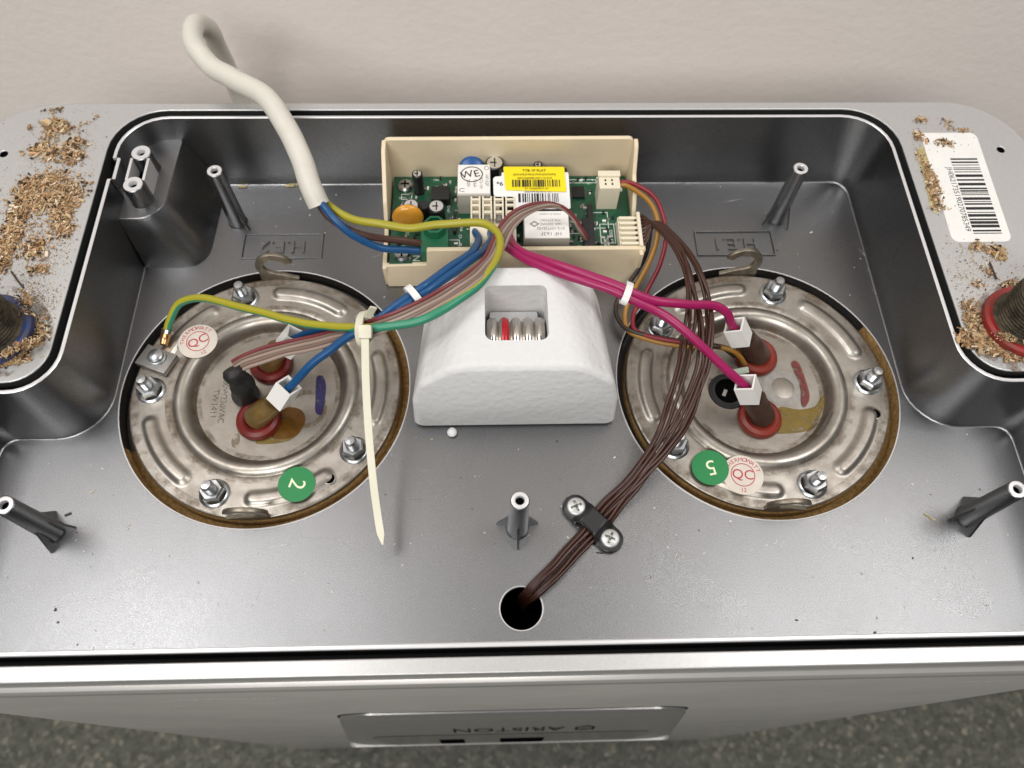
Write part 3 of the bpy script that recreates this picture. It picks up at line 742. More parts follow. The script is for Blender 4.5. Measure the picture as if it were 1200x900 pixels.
# element terminals: rubber foot, sleeve, white connector shell
def terminal(par, foot, tip, m_ring, m_sleeve, sl):
    fx = Vector(foot); tp = Vector(tip)
    prof = [(4.5, 0.2), (10.9, 0.3), (11.2, 1.6), (10.4, 3.8), (8.6, 4.8), (6.6, 4.4), (5.0, 3.2)]
    o_ = G().add(*lathe_geo(prof, 40, (fx.x, fx.y, DZ), True)).build('rubber_foot', m_ring, par)
    d = (tp - fx)
    v, f, _ = tube_geo([fx + Vector((0, 0, 2)), fx + d * .35 + Vector((0, 0, 2)), fx + d * .7, tp], 5, 20, 8, (0, 1, 0), True, None, lambda t: sl[0] + (sl[1] - sl[0]) * t)
    mk('terminal_sleeve', v, f, m_sleeve, par, 50)
terminal(fl_l, (-128.2, -14.9, -4), (-116.4, -12.3, 12), 'rubber_red', 'sleeve_olive', (6.6, 5.0))
terminal(fl_l, (-125.5, 16.5, -4), (-118.1, 17.1, 12), 'rubber_red', 'sleeve_olive', (6.6, 5.0))
terminal(fl_r, (124.7, -17.5, -4), (117.9, -13.6, 12), 'rubber_orange_red', 'sleeve_brown', (6.8, 5.4))
terminal(fl_r, (128.8, 18.0, -4), (118.2, 20.3, 12), 'rubber_orange_red', 'sleeve_brown', (6.8, 5.4))
def shell(par, org, axis, hint, L=12.0, a=4.6):
    g = [box_geo(-a, a, -a, -a + .9, 0, L, .12), box_geo(-a, a, a - .9, a, 0, L, .12), box_geo(-a, -a + .9, -a + .9, a - .9, 0, L, .12), box_geo(a - .9, a, -a + .9, a - .9, 0, L, .12), box_geo(-a + .5, a - .5, -a + .5, a - .5, 0, 1.5)]
    return oriented('connector_shell', org, axis, hint, g, 'white_plastic', par, 0)
# probe pocket: black boot (left), open dark tube (right)
boot = tube('probe_boot', [(-137.1, -0.1, -6), (-134.3, -3.1, 4), (-133.7, -2.3, 12), (-135.0, -1.2, 18), (-136.4, 1.0, 21)], 6, 'black_rubber', fl_l, 22, 6, radii=lambda t: 6.7 - 1.9 * t + 0.4 * math.sin(t * 17))
G().add(*lathe_geo([(10.2, .1), (9.8, 1.0), (8.8, 1.2), (8.4, .8), (7.0, .7), (6.6, -4), (0, -4)], 40, (111.3, -1.5, DZ), False)).build('probe_pocket', 'black_rubber', fl_r)
oriented('probe_clip', (114.5, 4.8, 4), (0, -.3, 1), (1, .2, 0), box_geo(-5.5, 5.5, -1.6, 1.6, 0, 2, .6), 'pale_green', fl_r)
dot('pocket_mouth', 111.3, -1.5, DZ + .55, 7.0, 'black_void', fl_r); oriented('pocket_glint', (109.3, -2.6, DZ + .7), (0, 0, 1), (.5, 1, 0), box_geo(-2.0, 2.0, -.9, .9, 0, .1), 'tab_steel', fl_r)  # black disc paints the pocket's dark depth, steel strip its glint
# ------------------------------------------------------------------ control box with circuit board
ctrl = thing('control_box', (0, 95, 0), 'open beige plastic box holding a green circuit board against the back wall of the well', 'control box')
def wall_prism(poly, axis, a, b, name='housing_wall', bev=0.35):
    """side profile polygon extruded along x (poly in y,z) or along y (poly in x,z)"""
    v, f = fill_geo([poly], a, b, bev, 2)
    vv = [(p.z, p.x, p.y) if axis == 'x' else (p.x, p.z, p.y) for p in v]
    return vv, f
BX0, BX1 = -68.0, 68.5
g = G()
g.add(*box_geo(BX0 + .5, BX1 - .5, 63.2, 125.5, 0.3, 2.3))
housing = g.build('housing_floor', 'beige_plastic', ctrl)
# back wall
bw = rpoly([(BX0, 0.4, .3), (BX1 - 1, 0.4, .3), (BX1 - 2.2, 44.0, 3), (BX0 + .8, 43.6, 3)], 5)
G().add(*wall_prism(bw, 'y', 125.0, 127.4)).build('housing_back', 'beige_plastic', ctrl, 40)
# left wall: high at the back, drops towards the front
lw = rpoly([(62.6, 0.4, .3), (126.0, 0.4, .3), (126.0, 43.2, 1), (118, 43.0, 5), (97, 27.0, 5), (88, 16.5, 4), (62.6, 15.5, .6)], 4)
G().add(*wall_prism(lw, 'x', BX0, BX0 + 2.2)).build('housing_side', 'beige_plastic', ctrl, 40)
rw = rpoly([(62.6, 0.4, .3), (126.0, 0.4, .3), (126.0, 43.6, 1), (121, 43.4, 4), (112, 30, 4), (104, 28, 5), (95, 19, 4), (80, 14, 4), (76, 10, 3), (70, 12, 3), (66, 26.0, 1), (62.6, 26, .4)], 4)
G().add(*wall_prism(rw, 'x', BX1 - 2.2, BX1)).build('housing_side', 'beige_plastic', ctrl, 40)
fw = rpoly([(BX0 + 1.5, 0.4, .5), (BX1 - 3.5, 0.4, 2), (BX1 + 1.5, 26.6, 1), (-44.0, 26.4, 1), (-44.6, 16.2, 1), (BX0 + .2, 15.6, 1)], 4)
v, f = wall_prism(fw, 'y', 61.2, 63.6)
G().add([(x, y + .17 * z, z) for x, y, z in v], f).build('housing_front', 'beige_plastic', ctrl, 40)
BZ = 16.0
board = G().add(*box_geo(-64.5, 65.6, 65.2, 124.2, BZ - 1.6, BZ)).build('circuit_board', 'pcb_green', ctrl, 0)
def pbox(name, x0, x1, y0, y1, z1, m, b=.4, z0=BZ, par=None): return G().add(*box_geo(x0, x1, y0, y1, z0, z1, b)).build(name, m, par or ctrl, 30)
# relay with approval mark
r1 = pbox('relay', -28.3, -10.6, 98, 119.3, 31, 'relay_grey')
G().add(*box_geo(-28.0, -10.9, 99.2, 119.0, 31.0, 31.25)).build('relay_top', 'relay_white', r1, 0)
def oval_ring(cx, cy, a, b, w, z, n=40):
    o_ = [(cx + a * math.cos(2*math.pi*i/n), cy + b * math.sin(2*math.pi*i/n)) for i in range(n)]
    i_ = [(cx + (a - w) * math.cos(2*math.pi*i/n), cy + (b - w) * math.sin(2*math.pi*i/n)) for i in range(n)]
    return fill_geo([o_, i_], z)
g = G().add(*oval_ring(-20.6, 112.3, 6.0, 5.4, .55, 31.36)).add(*text_geo('W', 6.6, (-23.2, 112.0, 31.36), (.97, .25, 0), (-.25, .97, 0), bold=.02)).add(*text_geo('E', 6.6, (-18.0, 112.6, 31.36), (.97, .25, 0), (-.25, .97, 0), bold=.02))
g.build('relay_mark', 'print_black', r1, 0)
g = G()
for x, s in ((-12.6, 'HF152F'), (-15.6, '012-1H'), (-19, 'T16A'), (-22.5, '250V')):
    g.add(*text_geo(s, 2.5, (x, 106.2 if x < -13 else 108, 31.36), (0, -1, 0), (1, 0, 0)))
g.add(*oval_ring(-12.6, 116.6, 1.4, 1.4, .3, 31.36)).add(*text_geo('U', 4, (-26, 101.5, 31.36), (0, -1, 0), (1, 0, 0)))
g.build('relay_print', 'print_grey', r1, 0)
# transformer with stickers
tr = pbox('transformer', -6, 31, 90, 117, 30.6, 'ic_black', .5)
v, f = box_geo(-8.5, 31.4, 88.4, 112.5, 31.0, 31.2)
ws = G().add(*fill_geo([rpoly([(-9.0, 97, 2), (1.5, 97, 1), (1.5, 88.6, 1), (31.4, 88.6, 1), (31.6, 113.5, 1), (-4.5, 113.6, .5), (-4.6, 111.0, .5), (-9.2, 110.6, 2)], 4)], 31.0, 31.2)).build('white_sticker', 'sticker_white', tr, 0)
barcode(ws, (4.0, 93.0, 31.3), (0, 1, 0), (1, 0, 0), 21.5, 6.0, 26, 5)
G().add(*text_geo('35Exx4-52XM-110', 1.9, (14.5, 100.1, 31.3), (1, 0, 0), (0, 1, 0))).add(*text_geo('N42  3350', 2.3, (16.5, 91.0, 31.3), (1, 0, 0), (0, 1, 0), bold=.02)).add(*text_geo('*6', 4, (-5.6, 105.5, 31.3), bold=.05)).build('sticker_print', 'print_black', ws, 0)
ys = G().add([Vector((p.x, p.y, p.z + 0.35 * math.sin((p.x + 3) * .09))) for p in fill_geo([rpoly([(-2.6, 101.0, .6), (29.8, 99.6, .6), (29.4, 116.8, .6), (-3.6, 117.2, .6)], 3)], 31.5, 31.7)[0]],
             fill_geo([rpoly([(-2.6, 101.0, .6), (29.8, 99.6, .6), (29.4, 116.8, .6), (-3.6, 117.2, .6)], 3)], 31.5, 31.7)[1]).build('yellow_sticker', 'sticker_yellow', tr, 0)
G().add(*text_geo('TTB 1P FLAT', 2.3, (13, 114.0, 32.2), bold=.02)).add(*text_geo('(0WX9LP701019W:03XWM)', 1.9, (13, 111.2, 32.2))).add(*text_geo('40010580480:A0T1151010', 1.7, (13, 108.7, 32.2))).add(*text_geo('01-10020040-91-01', 1.6, (14, 101.6, 32.2))).build('sticker_print', 'print_black', ys, 0)
barcode(ys, (1.0, 102.8, 32.2), (0, 1, 0), (1, 0, 0), 25.5, 4.8, 34, 9)
# second relay
r2 = pbox('relay', 6.6, 30.2, 70.2, 88.2, 30.0, 'relay_grey')
G().add(*box_geo(6.9, 29.9, 70.5, 87.9, 30.0, 30.2)).build('relay_top', 'relay_white', r2, 0)
g = G()
for y, s, sz in ((73.2, 'HF 163F', 3.2), (76.6, '012-1HT(610)', 2.5), (79.4, '16A 250VAC', 2.2), (82, '17A 277VAC', 2.0), (86, 'MADE IN CHINA', 1.5)):
    g.add(*text_geo(s, sz, (20.5, y, 30.3), (-1, 0, 0), (0, -1, 0)))
g.add(*fill_geo([[(12, 77.5), (14.6, 79.5), (12, 81.5), (9.4, 79.5)], [(12, 78.4), (13.6, 79.5), (12, 80.6), (10.4, 79.5)]], 30.3)).build('relay_print', 'print_grey', r2, 0)
# spade socket in the middle
sk = pbox('spade_socket', -21.6, 2.6, 70, 86, 27, 'cream_plastic', .5)
for k in range(4):
    x0 = -21.2 + k * 6.1
    g = G().add(*box_geo(x0, x0 + 5.2, 86.2, 88, 24, 31, .2)).add(*box_geo(x0, x0 + 5.2, 90.5, 92, 24, 31.5, .2)).add(*box_geo(x0, x0 + 5.2, 94, 95.3, 24, 32, .2)).add(*box_geo(x0, x0 + .9, 82, 97, 24, 31.6, .15)).add(*box_geo(x0 + 4.3, x0 + 5.2, 82, 97, 24, 31.6, .15))
    g.build('socket_bay', 'cream_plastic', sk, 0)
    G().add(*box_geo(x0 + 1.1, x0 + 4.1, 83, 86, 25, 29.5, .2)).build('blade', 'tab_steel', sk, 0)
G().add(*box_geo(-21.4, 2.4, 86, 97, BZ, 24.3)).build('socket_base', 'cream_plastic', sk, 0)
# screw terminal for the mains
tb = pbox('screw_terminal', -47.2, -33.0, 66, 84, 25.5, 'terminal_green', .6)
G().add(*lathe_geo([(6.2, 24.8), (5.8, 30.5), (4.6, 30.6), (4.3, 27.0)], 8, (-40.0, 79.5, 0), False, R(22.5))).build('terminal_well', 'terminal_green', tb, 20)
G().add(*lathe_geo([(4.4, 27.2), (0, 27.2)], 8, (-40.0, 79.5, 0), False, R(22.5))).build('terminal_bore', 'terminal_dark', tb, 0)  # darker green paints the shade down in the well
def can(name, x, y, r, h, m_top='cap_metal'):
    o_ = G().add(*lathe_geo([(r, BZ), (r, BZ + .8), (r - .25, BZ + 1.3), (r, BZ + 1.8), (r, h - .5), (r - .5, h), (r - .9, h - .25)], 28, (x, y, 0), False)).build(name, 'black_plastic', ctrl)
    G().add(*lathe_geo([(r - .8, h - .2), (0, h - .15)], 28, (x, y, 0), False)).build('can_top', m_top, o_)
    G().add(*box_geo(x - .35, x + .35, y - r * .6, y + r * .6, h - .2, h + .02)).add(*box_geo(x - r * .5, x + r * .2, y - .35, y + .35, h - .2, h + .03)).build('vent_mark', 'print_black', o_, 0)
can('capacitor', -53.0, 94.5, 4.4, 28); can('capacitor', -39.3, 92.5, 4.4, 29.5); can('capacitor', -8.2, 121.0, 5.0, 31)
can('small_capacitor', -50.0, 113.5, 2.9, 31); can('small_capacitor', 15.5, 121.3, 2.4, 29)
G().add(*lathe_geo([(3.2, 24), (3.4, 30), (3.0, 31)], 20, (-46.6, 97, -6), True)).build('diode', 'ic_black', ctrl)
oriented('disc_capacitor', (-54.7, 89.2, 24), (.08, -.97, .2), (1, 0, 0), lathe_geo([(0, -2.4), (6.4, -2.2), (8.0, -1), (8.4, 0), (8.0, 1), (6.4, 2.2), (0, 2.4)], 32, (0, 0, 0), False), 'cap_orange', ctrl, 60)
oriented('disc_capacitor', (-20.8, 120.0, 26.5), (.0, -.6, .8), (1, 0, 0), lathe_geo([(0, -2.0), (5.6, -1.8), (7.0, -.8), (7.2, 0), (7.0, .8), (5.6, 1.8), (0, 2.0)], 32, (0, 0, 0), False), 'cap_blue', ctrl, 60)
# tall header and side header
th = pbox('header_socket', 47.4, 58.6, 100.6, 111.8, 33, 'cream_plastic', .4)
for i in range(3):
    for j in range(2): G().add(*box_geo(50.4 + j * 3.6, 51.3 + j * 3.6, 103.0 + i * 2.6, 104.3 + i * 2.6, 32.5, 33.06)).build('pin_slot', 'black_void', th, 0)
G().add(*box_geo(47.0, 59.0, 108.2, 111.9, 33.0, 34.2, .3)).build('header_lip', 'cream_plastic', th, 30)
sh_ = pbox('side_header', 57.0, 67.2, 67.5, 88.6, 24.0, 'cream_plastic', .4)
for i in range(6): G().add(*box_geo(57.4, 66.8, 69.2 + i * 3.3, 70.9 + i * 3.3, 23.6, 26.2, .25)).build('header_rib', 'cream_plastic', sh_, 0)
G().add(*box_geo(66.6, 68.4, 67.0, 89.0, 19, 28, .3)).build('header_lip', 'cream_plastic', sh_, 30)
# chips and small parts
ch = pbox('chip', 34.8, 41.6, 108.0, 115.6, 17.6, 'ic_black', .2)
for i in range(8):
    for x in (34.0, 41.6): G().add(*box_geo(x, x + .9, 108.4 + i * .9, 108.8 + i * .9, BZ, 16.7)).build('chip_pin', 'zinc_dark', ch, 0)
pbox('chip', -43, -33, 104, 113, 21, 'ic_black', .3); pbox('diode', -31.0, -29.2, 84, 96, 19, 'ic_black', .3)
pbox('ribbon_header', 38.6, 44.6, 70, 90, 22, 'black_plastic', .3); pbox('jumper_header', 42, 45, 91, 101, 20, 'black_plastic', .3)
pbox('small_plug', 47.2, 55.6, 66.2, 68.6, 19.5, 'relay_white', .3)
r = random.Random(11); occupied = [(-28, -10, 98, 120), (-8, 31, 88, 118), (6, 31, 70, 89), (-22, 3, 69, 98), (-48, -32, 65, 85), (46, 60, 100, 112), (56, 68, 66, 90), (33, 43, 107, 117), (-58, -46, 86, 98), (-44, -33, 86, 114)]
made = 0
while made < 170:
    x, y = r.uniform(-62, 63), r.uniform(67, 123)
    if any(a - 1 < x < b + 1 and c - 1 < y < d + 1 for a, b, c, d in occupied): continue
    w, h = (2.0, 1.1) if r.random() < .5 else (1.1, 2.0)
    pbox('chip_component', x - w/2, x + w/2, y - h/2, y + h/2, 16.9, r.choice(('ic_black', 'tab_steel', 'relay_grey', 'relay_white')), 0)
    made += 1
g = G(); words = ['R12', 'C4', 'D7', 'CN1', 'J3', 'R8', 'TP2', 'C11', 'SW', 'CN4', 'L', 'R21', 'U2', 'Q1', 'OPT1', '1 (4L4)', 'TH1', 'GND']
for k in range(60):
    x, y = r.uniform(-60, 62), r.uniform(68, 122); d_ = r.choice(((1, 0), (0, 1), (0, -1), (-1, 0)))
    g.add(*text_geo(words[k % len(words)], r.choice((1.8, 2.2)), (x, y, BZ + .06), (d_[0], d_[1], 0), (-d_[1], d_[0], 0)))
g.add(*text_geo('N', 5.5, (-50, 68.5, BZ + .06), (0, 1, 0), (-1, 0, 0)))
g.add(*text_geo('DISPLAY', 2.4, (54.3, 82, BZ + .06), (0, -1, 0), (1, 0, 0))).add(*text_geo('0906', 2.6, (61, 66.6, BZ + .06)))
for x, y, a, b in ((-31.5, 76, 4, 9), (35, 88, 3.5, 8), (-57, 110, 3, 4), (48.5, 93, 5, 11), (40, 120.5, 9, 2.6), (52.5, 84, 4, 13)):
    g.add(*fill_geo([[(x - a, y - b/2), (x + a, y - b/2), (x + a, y + b/2), (x - a, y + b/2)], [(x - a + .35, y - b/2 + .35), (x + a - .35, y - b/2 + .35), (x + a - .35, y + b/2 - .35), (x - a + .35, y + b/2 - .35)]], BZ + .05))
g.build('board_print', 'pcb_print', board, 0)
for x, y in ((-58.0, 117.5), (-57.9, 70.6)):
    o_ = G().add(*lathe_geo([(4.3, BZ + .05), (4.3, BZ + .9), (3.4, BZ + 2.0), (0, BZ + 2.4)], 28, (x, y, 0), False)).build('board_screw', 'zinc', ctrl)
    G().add(*box_geo(x - 2.3, x + 2.3, y - .45, y + .45, BZ + 1.6, BZ + 2.5)).add(*box_geo(x - .45, x + .45, y - 2.3, y + 2.3, BZ + 1.6, BZ + 2.52)).build('cross_slot', 'black_void', o_, 0)

# ------------------------------------------------------------------ foam block
def foam():
    NX, NY = 72, 56
    hx0, hx1, hy0, hy1 = -14.0, 15.0, -1.5, 28.0
    zt = 50.0
    # section across x, swept along y with a taper; built as a closed loft of rounded sections
    ys = [-22.5, -22.1, -21.4, -20.6, -19.6, -17.5] + [-15 + 3.0 * i for i in range(0, 18)] + [40.5, 42, 42.6]
    loops = []
    for y in ys:
        t = max(0, (y + 22) / 64); hw = 49.8 - 6.0 * t; top = zt
        dx = 0.0
        if y < -19.5: dx = (-19.5 - y) ** 2 * .26
        if y > 39.5: dx = (y - 39.5) ** 2 * .25
        hw -= dx; top -= dx
        sec = rpoly([(-hw, 0.3 + dx, 3), (hw, 0.3 + dx, 3), (hw - .8, 22, 10), (hw - 4.5 - 2 * t, 38, 12), (hw - 19 - 5 * t, top, 20), (-hw + 21 + 5 * t, top, 22), (-hw + 4.5 + 2 * t, 36, 12), (-hw + .8, 22, 10)], 6)
        loops.append([(x, y + 0.13 * z * max(0, 1 - 1.6 * t) - 0.06 * z * max(0, 1.6 * t - .6), z) for x, z in sec])
    v, f = loft_geo(loops); n_ = len(loops[0])
    f.append(tuple(range(n_))); f.append(tuple(len(v) - n_ + k for k in range(n_)))
    me = bpy.data.meshes.new('foam_tmp'); me.from_pydata([Vector(q) for q in v], [], f)
    bm = bmesh.new(); bm.from_mesh(me); bmesh.ops.recalc_face_normals(bm, faces=bm.faces); bm.to_mesh(me); bm.free()
    a = bpy.data.objects.new('foam_tmp', me); COL.objects.link(a)
    hv, hf = fill_geo([rpoly([(hx0, hy0, 4), (hx1, hy0, 4), (hx1, hy1, 3), (hx0, hy1, 3)], 5)], 9, 80)
    mb = bpy.data.meshes.new('cut'); mb.from_pydata(hv, [], hf)
    bm = bmesh.new(); bm.from_mesh(mb); bmesh.ops.remove_doubles(bm, verts=bm.verts, dist=.001); bmesh.ops.recalc_face_normals(bm, faces=bm.faces); bm.to_mesh(mb); bm.free()
    b = bpy.data.objects.new('cut', mb); COL.objects.link(b)
    md = a.modifiers.new('b', 'BOOLEAN'); md.object = b; md.operation = 'DIFFERENCE'; md.solver = 'EXACT'
    dg = bpy.context.evaluated_depsgraph_get(); res = bpy.data.meshes.new_from_object(a.evaluated_get(dg))
    V = [v_.co.copy() for v_ in res.vertices]; F = [tuple(p.vertices) for p in res.polygons]
    bpy.data.objects.remove(a); bpy.data.objects.remove(b)
    o_ = mk('foam_block', V, F, 'styrofoam', None, 42, None, (0, 10, 0))
    return o_
fo = foam()
tag(fo, 'white polystyrene foam block with square window between the two flanges', 'foam block')
# foam ledge inside the window is a part of the block
G().add(*box_geo(-12.0, 12.0, 20.5, 27.8, 9.2, 28.0, 2.0)).build('inner_ledge', 'styrofoam', fo, 40)
# corrugated hose seen through the window
def hose():
    prof = []; x = -13.4
    n_ = 5; p_ = 28.0 / n_
    v = []; f = []; seg = 28; sta = []; fm = []
    for i in range(n_):
        for k in range(10): 
            u = k / 10; sta.append((x + (i + u) * p_, 10.9 + 2.3 * math.sin(math.pi * u) ** .55, i))
    for (xx, r_, i) in sta:
        for k in range(seg):
            a = 2 * math.pi * k / seg; v.append((xx, 8.0 + r_ * math.cos(a), 29 + r_ * math.sin(a)))
    for s_ in range(len(sta) - 1):
        for k in range(seg): f.append((s_*seg + k, s_*seg + (k+1) % seg, (s_+1)*seg + (k+1) % seg, (s_+1)*seg + k)); fm.append(0)
    o_ = mk('corrugated_hose', v, f, ['steel_bright'], None, 75, fm)
    tag(o_, 'shiny corrugated metal hose with red stripe inside the foam window', 'hose')
    i0 = 13; gg = G(); vv = []; ff = []; ss = [sta[k] for k in range(13, 20)]
    for (xx, r_, i) in ss:
        for k in range(seg):
            a = 2 * math.pi * k / seg; vv.append((xx, 8.0 + (r_ + .18) * math.cos(a), 29 + (r_ + .18) * math.sin(a)))
    for s_ in range(len(ss) - 1):
        for k in range(seg): ff.append((s_*seg + k, s_*seg + (k+1) % seg, (s_+1)*seg + (k+1) % seg, (s_+1)*seg + k))
    mk('red_stripe', vv, ff, 'red_band', o_, 60)
hose()
v, f = lathe_geo([(0, 0), (1.8, .4), (2.5, 1.4), (2.3, 2.4), (1.4, 3.2), (0, 3.4)], 16, (-31.0, -25.5, 0), False)
tag(mk('foam_bead', [(p[0] * 1.0, p[1], p[2]) for p in v], f, 'styrofoam', None, 60), 'tiny white foam bead in front of the foam block', 'foam bead')

# ------------------------------------------------------------------ power cable
pc = thing('power_cable', (-96.5, 82.0, 46), 'thick white power cable curling over the back rim of the heater', 'power cable')
CABLE = [(-96.6, 80.6, 45), (-99.5, 86.2, 50), (-105.8, 102.2, 55), (-113.8, 119.4, 58), (-123.7, 135.1, 60), (-133.7, 145.4, 60), (-146.1, 154.5, 58), (-158.7, 164.6, 57), (-168.3, 176.4, 58), (-173.0, 188.4, 58), (-173.7, 201.6, 54), (-172.3, 210.7, 44), (-172.9, 216.6, 28), (-174.6, 223.2, 6), (-176.1, 228.4, -22), (-172, 226, -60), (-166, 222, -160), (-160, 225, -330), (-160, 225, -620), (-150, 232, -797)]
tube('cable_sheath', CABLE, 5.5, 'sheath_white', pc, 24, 8)
def earth_stripe(t, a):
    ph = (a + {0: 0}.get(0, 0)) % 1.0
    g1 = .74
    if t < .40: g0 = .54
    elif t < .60: g0 = .54 - (t - .40) * 2.6
    elif t < .66: g0 = .02 + (t - .60) * 7.5
    else: g0 = .47
    return 1 if g0 % 1 < ph < g1 else 0
EARTH = [(-96.7, 86.7, 43), (-90.7, 80.5, 42.5), (-82.1, 75.0, 42.5), (-68.0, 69.5, 44), (-52.0, 67.5, 43), (-36.3, 68.7, 44), (-23.5, 68.6, 46), (-12.9, 65.3, 48), (-6.8, 56.0, 50), (-7.4, 42.7, 53), (-13.9, 27.9, 57), (-24.7, 15.1, 59), (-37.8, 6.3, 59), (-51.2, 3.4, 56), (-66.8, 3.6, 53), (-83.0, 8.4, 46), (-101.3, 15.4, 40), (-122.3, 25.2, 33), (-143.0, 34.6, 27), (-157.7, 39.8, 23), (-168.5, 40.1, 18), (-174.9, 35.4, 11), (-177.8, 31.3, 6)]
ew = tube('earth_conductor', EARTH, 2.0, ['wire_yellow', 'wire_green'], pc, 40, 14, earth_stripe)
tube('crimp', [(-177.3, 31.7, 7), (-178.5, 28.3, 5), (-179.0, 24.2, 4.2)], 2.5, 'copper', ew, 12, 4, radii=lambda t: 2.9 - 0.9 * t)
tube('crimp_band', [(-177.2, 32.1, 7.2), (-177.7, 30.6, 6.2)], 3.0, 'zinc', ew, 12, 3)
tube('brown_conductor', [(-96.9, 82.0, 46), (-90.7, 74.4, 42), (-79.9, 70.5, 36), (-67.7, 70.5, 31), (-55.1, 71.2, 27), (-45.7, 72.5, 23)], 1.9, 'wire_brown', pc, 14)
tube('blue_conductor', [(-96.6, 82.5, 48), (-91.9, 75.2, 47), (-86.3, 69.9, 43), (-78.4, 66.7, 36), (-67.9, 66.8, 28), (-55.2, 68.0, 24), (-44.9, 69.6, 21)], 1.95, 'wire_blue', pc, 14)

# ------------------------------------------------------------------ blue and pink element wires
def elem_wire(label, m, pts, r, shell_axis, hint, cat, group, a=4.6):
    e = thing(m.replace('wire_', '') + '_wire', pts[-1], label, cat, group)
    tube('insulated_lead', pts, r, m, e, 16)
    p = Vector(pts[-1]); ax = Vector(shell_axis).normalized()
    shell(e, p - ax * 7.5, ax, hint, 12.5, a)
elem_wire('blue wire plugged into the front terminal of the left flange', 'wire_blue',
          [(-18.9, 79.7, 25), (-17.0, 68.8, 32), (-20.6, 52.9, 42), (-30.0, 38.5, 51), (-39.7, 25.4, 56.5), (-46.9, 20.0, 56), (-53.4, 15.2, 55), (-63.4, 8.1, 52), (-73.4, 3.9, 48), (-84.7, -0.5, 41), (-96.8, -6.3, 33), (-106.4, -10.1, 24), (-109.6, -11.2, 20)], 2.0, (.55, .28, .8), (1, -.6, 0), 'wire', 'blue element wires')
elem_wire('blue wire plugged into the rear terminal of the left flange', 'wire_blue',
          [(-11.3, 78.5, 25), (-10.9, 67.1, 32), (-16.4, 51.8, 42), (-25.2, 38.6, 50), (-38.1, 23.7, 55.5), (-45.2, 18.1, 55), (-51.9, 13.3, 54), (-61.2, 7.8, 51), (-72.7, 6.4, 46), (-83.0, 10.1, 40), (-94.7, 14.4, 33), (-105.8, 16.0, 24), (-109.5, 16.3, 21)], 2.0, (.6, .25, .7), (.2, 1, 0), 'wire', 'blue element wires')
elem_wire('pink wire plugged into the rear terminal of the right flange', 'wire_pink',
          [(-0.9, 82.1, 26), (-1.3, 68.2, 34), (2.9, 53.5, 43), (15.2, 40.3, 52), (32.5, 30.9, 55.5), (51.8, 22.2, 54), (66.3, 19.2, 49), (81.4, 20.2, 45), (95.4, 22.9, 39), (102.8, 21.6, 34), (108.0, 19.6, 26), (111.9, 19.1, 21)], 2.2, (-.5, .25, .8), (.3, 1, 0), 'wire', 'pink element wires')
elem_wire('pink wire plugged into the front terminal of the right flange', 'wire_pink',
          [(-5.9, 77.3, 25), (-3.6, 61.4, 36), (5.5, 46.2, 46), (19.0, 34.4, 52), (34.3, 26.6, 54), (51.2, 20.3, 52), (65.5, 15.3, 47), (78.4, 7.5, 42), (93.2, -2.4, 34), (105.3, -9.3, 26), (112.3, -12.3, 20)], 2.2, (-.45, .25, .85), (.3, 1, 0), 'wire', 'pink element wires')

# ------------------------------------------------------------------ ribbon cable to the left probe
rc = thing('ribbon_cable', (40.8, 77.5, 17), 'flat grey and red ribbon cable running from the circuit board to the black probe boot', 'ribbon cable')
RP = [(41.7, 76.3, 17), (38.0, 76.2, 26), (32.8, 78.6, 35), (26.3, 80.9, 41), (17.7, 79.8, 45), (7.6, 75.0, 47), (-0.2, 68.3, 47.5), (-5.5, 57.8, 49), (-9.8, 43.7, 53), (-17.0, 29.2, 58.5), (-27.7, 18.4, 61), (-41.6, 10.1, 60), (-57.0, 5.2, 56), (-68.1, 4.5, 50), (-82.3, 6.2, 42), (-102.0, 6.5, 33), (-118.7, 5.4, 27), (-129.3, 3.6, 23), (-134.8, 2.0, 20)]
path = smooth_path(RP, 8)
fr = frames(path)
side_prev = None
cols = ['ribbon_red', 'ribbon_grey', 'ribbon_pale', 'ribbon_grey', 'ribbon_pale']
offs = [[] for _ in cols]
CAMV = Vector(CAM_LOC)
for i, (p, (t, s, u)) in enumerate(zip(path, fr)):
    q = i / (len(path) - 1)
    # the flat side lies open near the boot and stands half on edge in the arc
    up_dir = (Vector((-0.15, -0.45, .88)) if q > .3 else Vector((-.2, -.75, .62)))
    sd = t.cross(up_dir).normalized()
    if side_prev is not None: sd = (side_prev * .8 + sd * .2); sd = (sd - t * sd.dot(t)).normalized()
    side_prev = sd
    wq = .16 + .84 * bump_s((q - .16) / .20)
    for k in range(len(cols)): offs[k].append(p - sd * (k - 2) * 1.55 * wq)
for k, c in enumerate(cols):
    tube('ribbon_strand', [offs[k][j] for j in range(0, len(path), 4)], 0.92, c, rc, 8, 4)

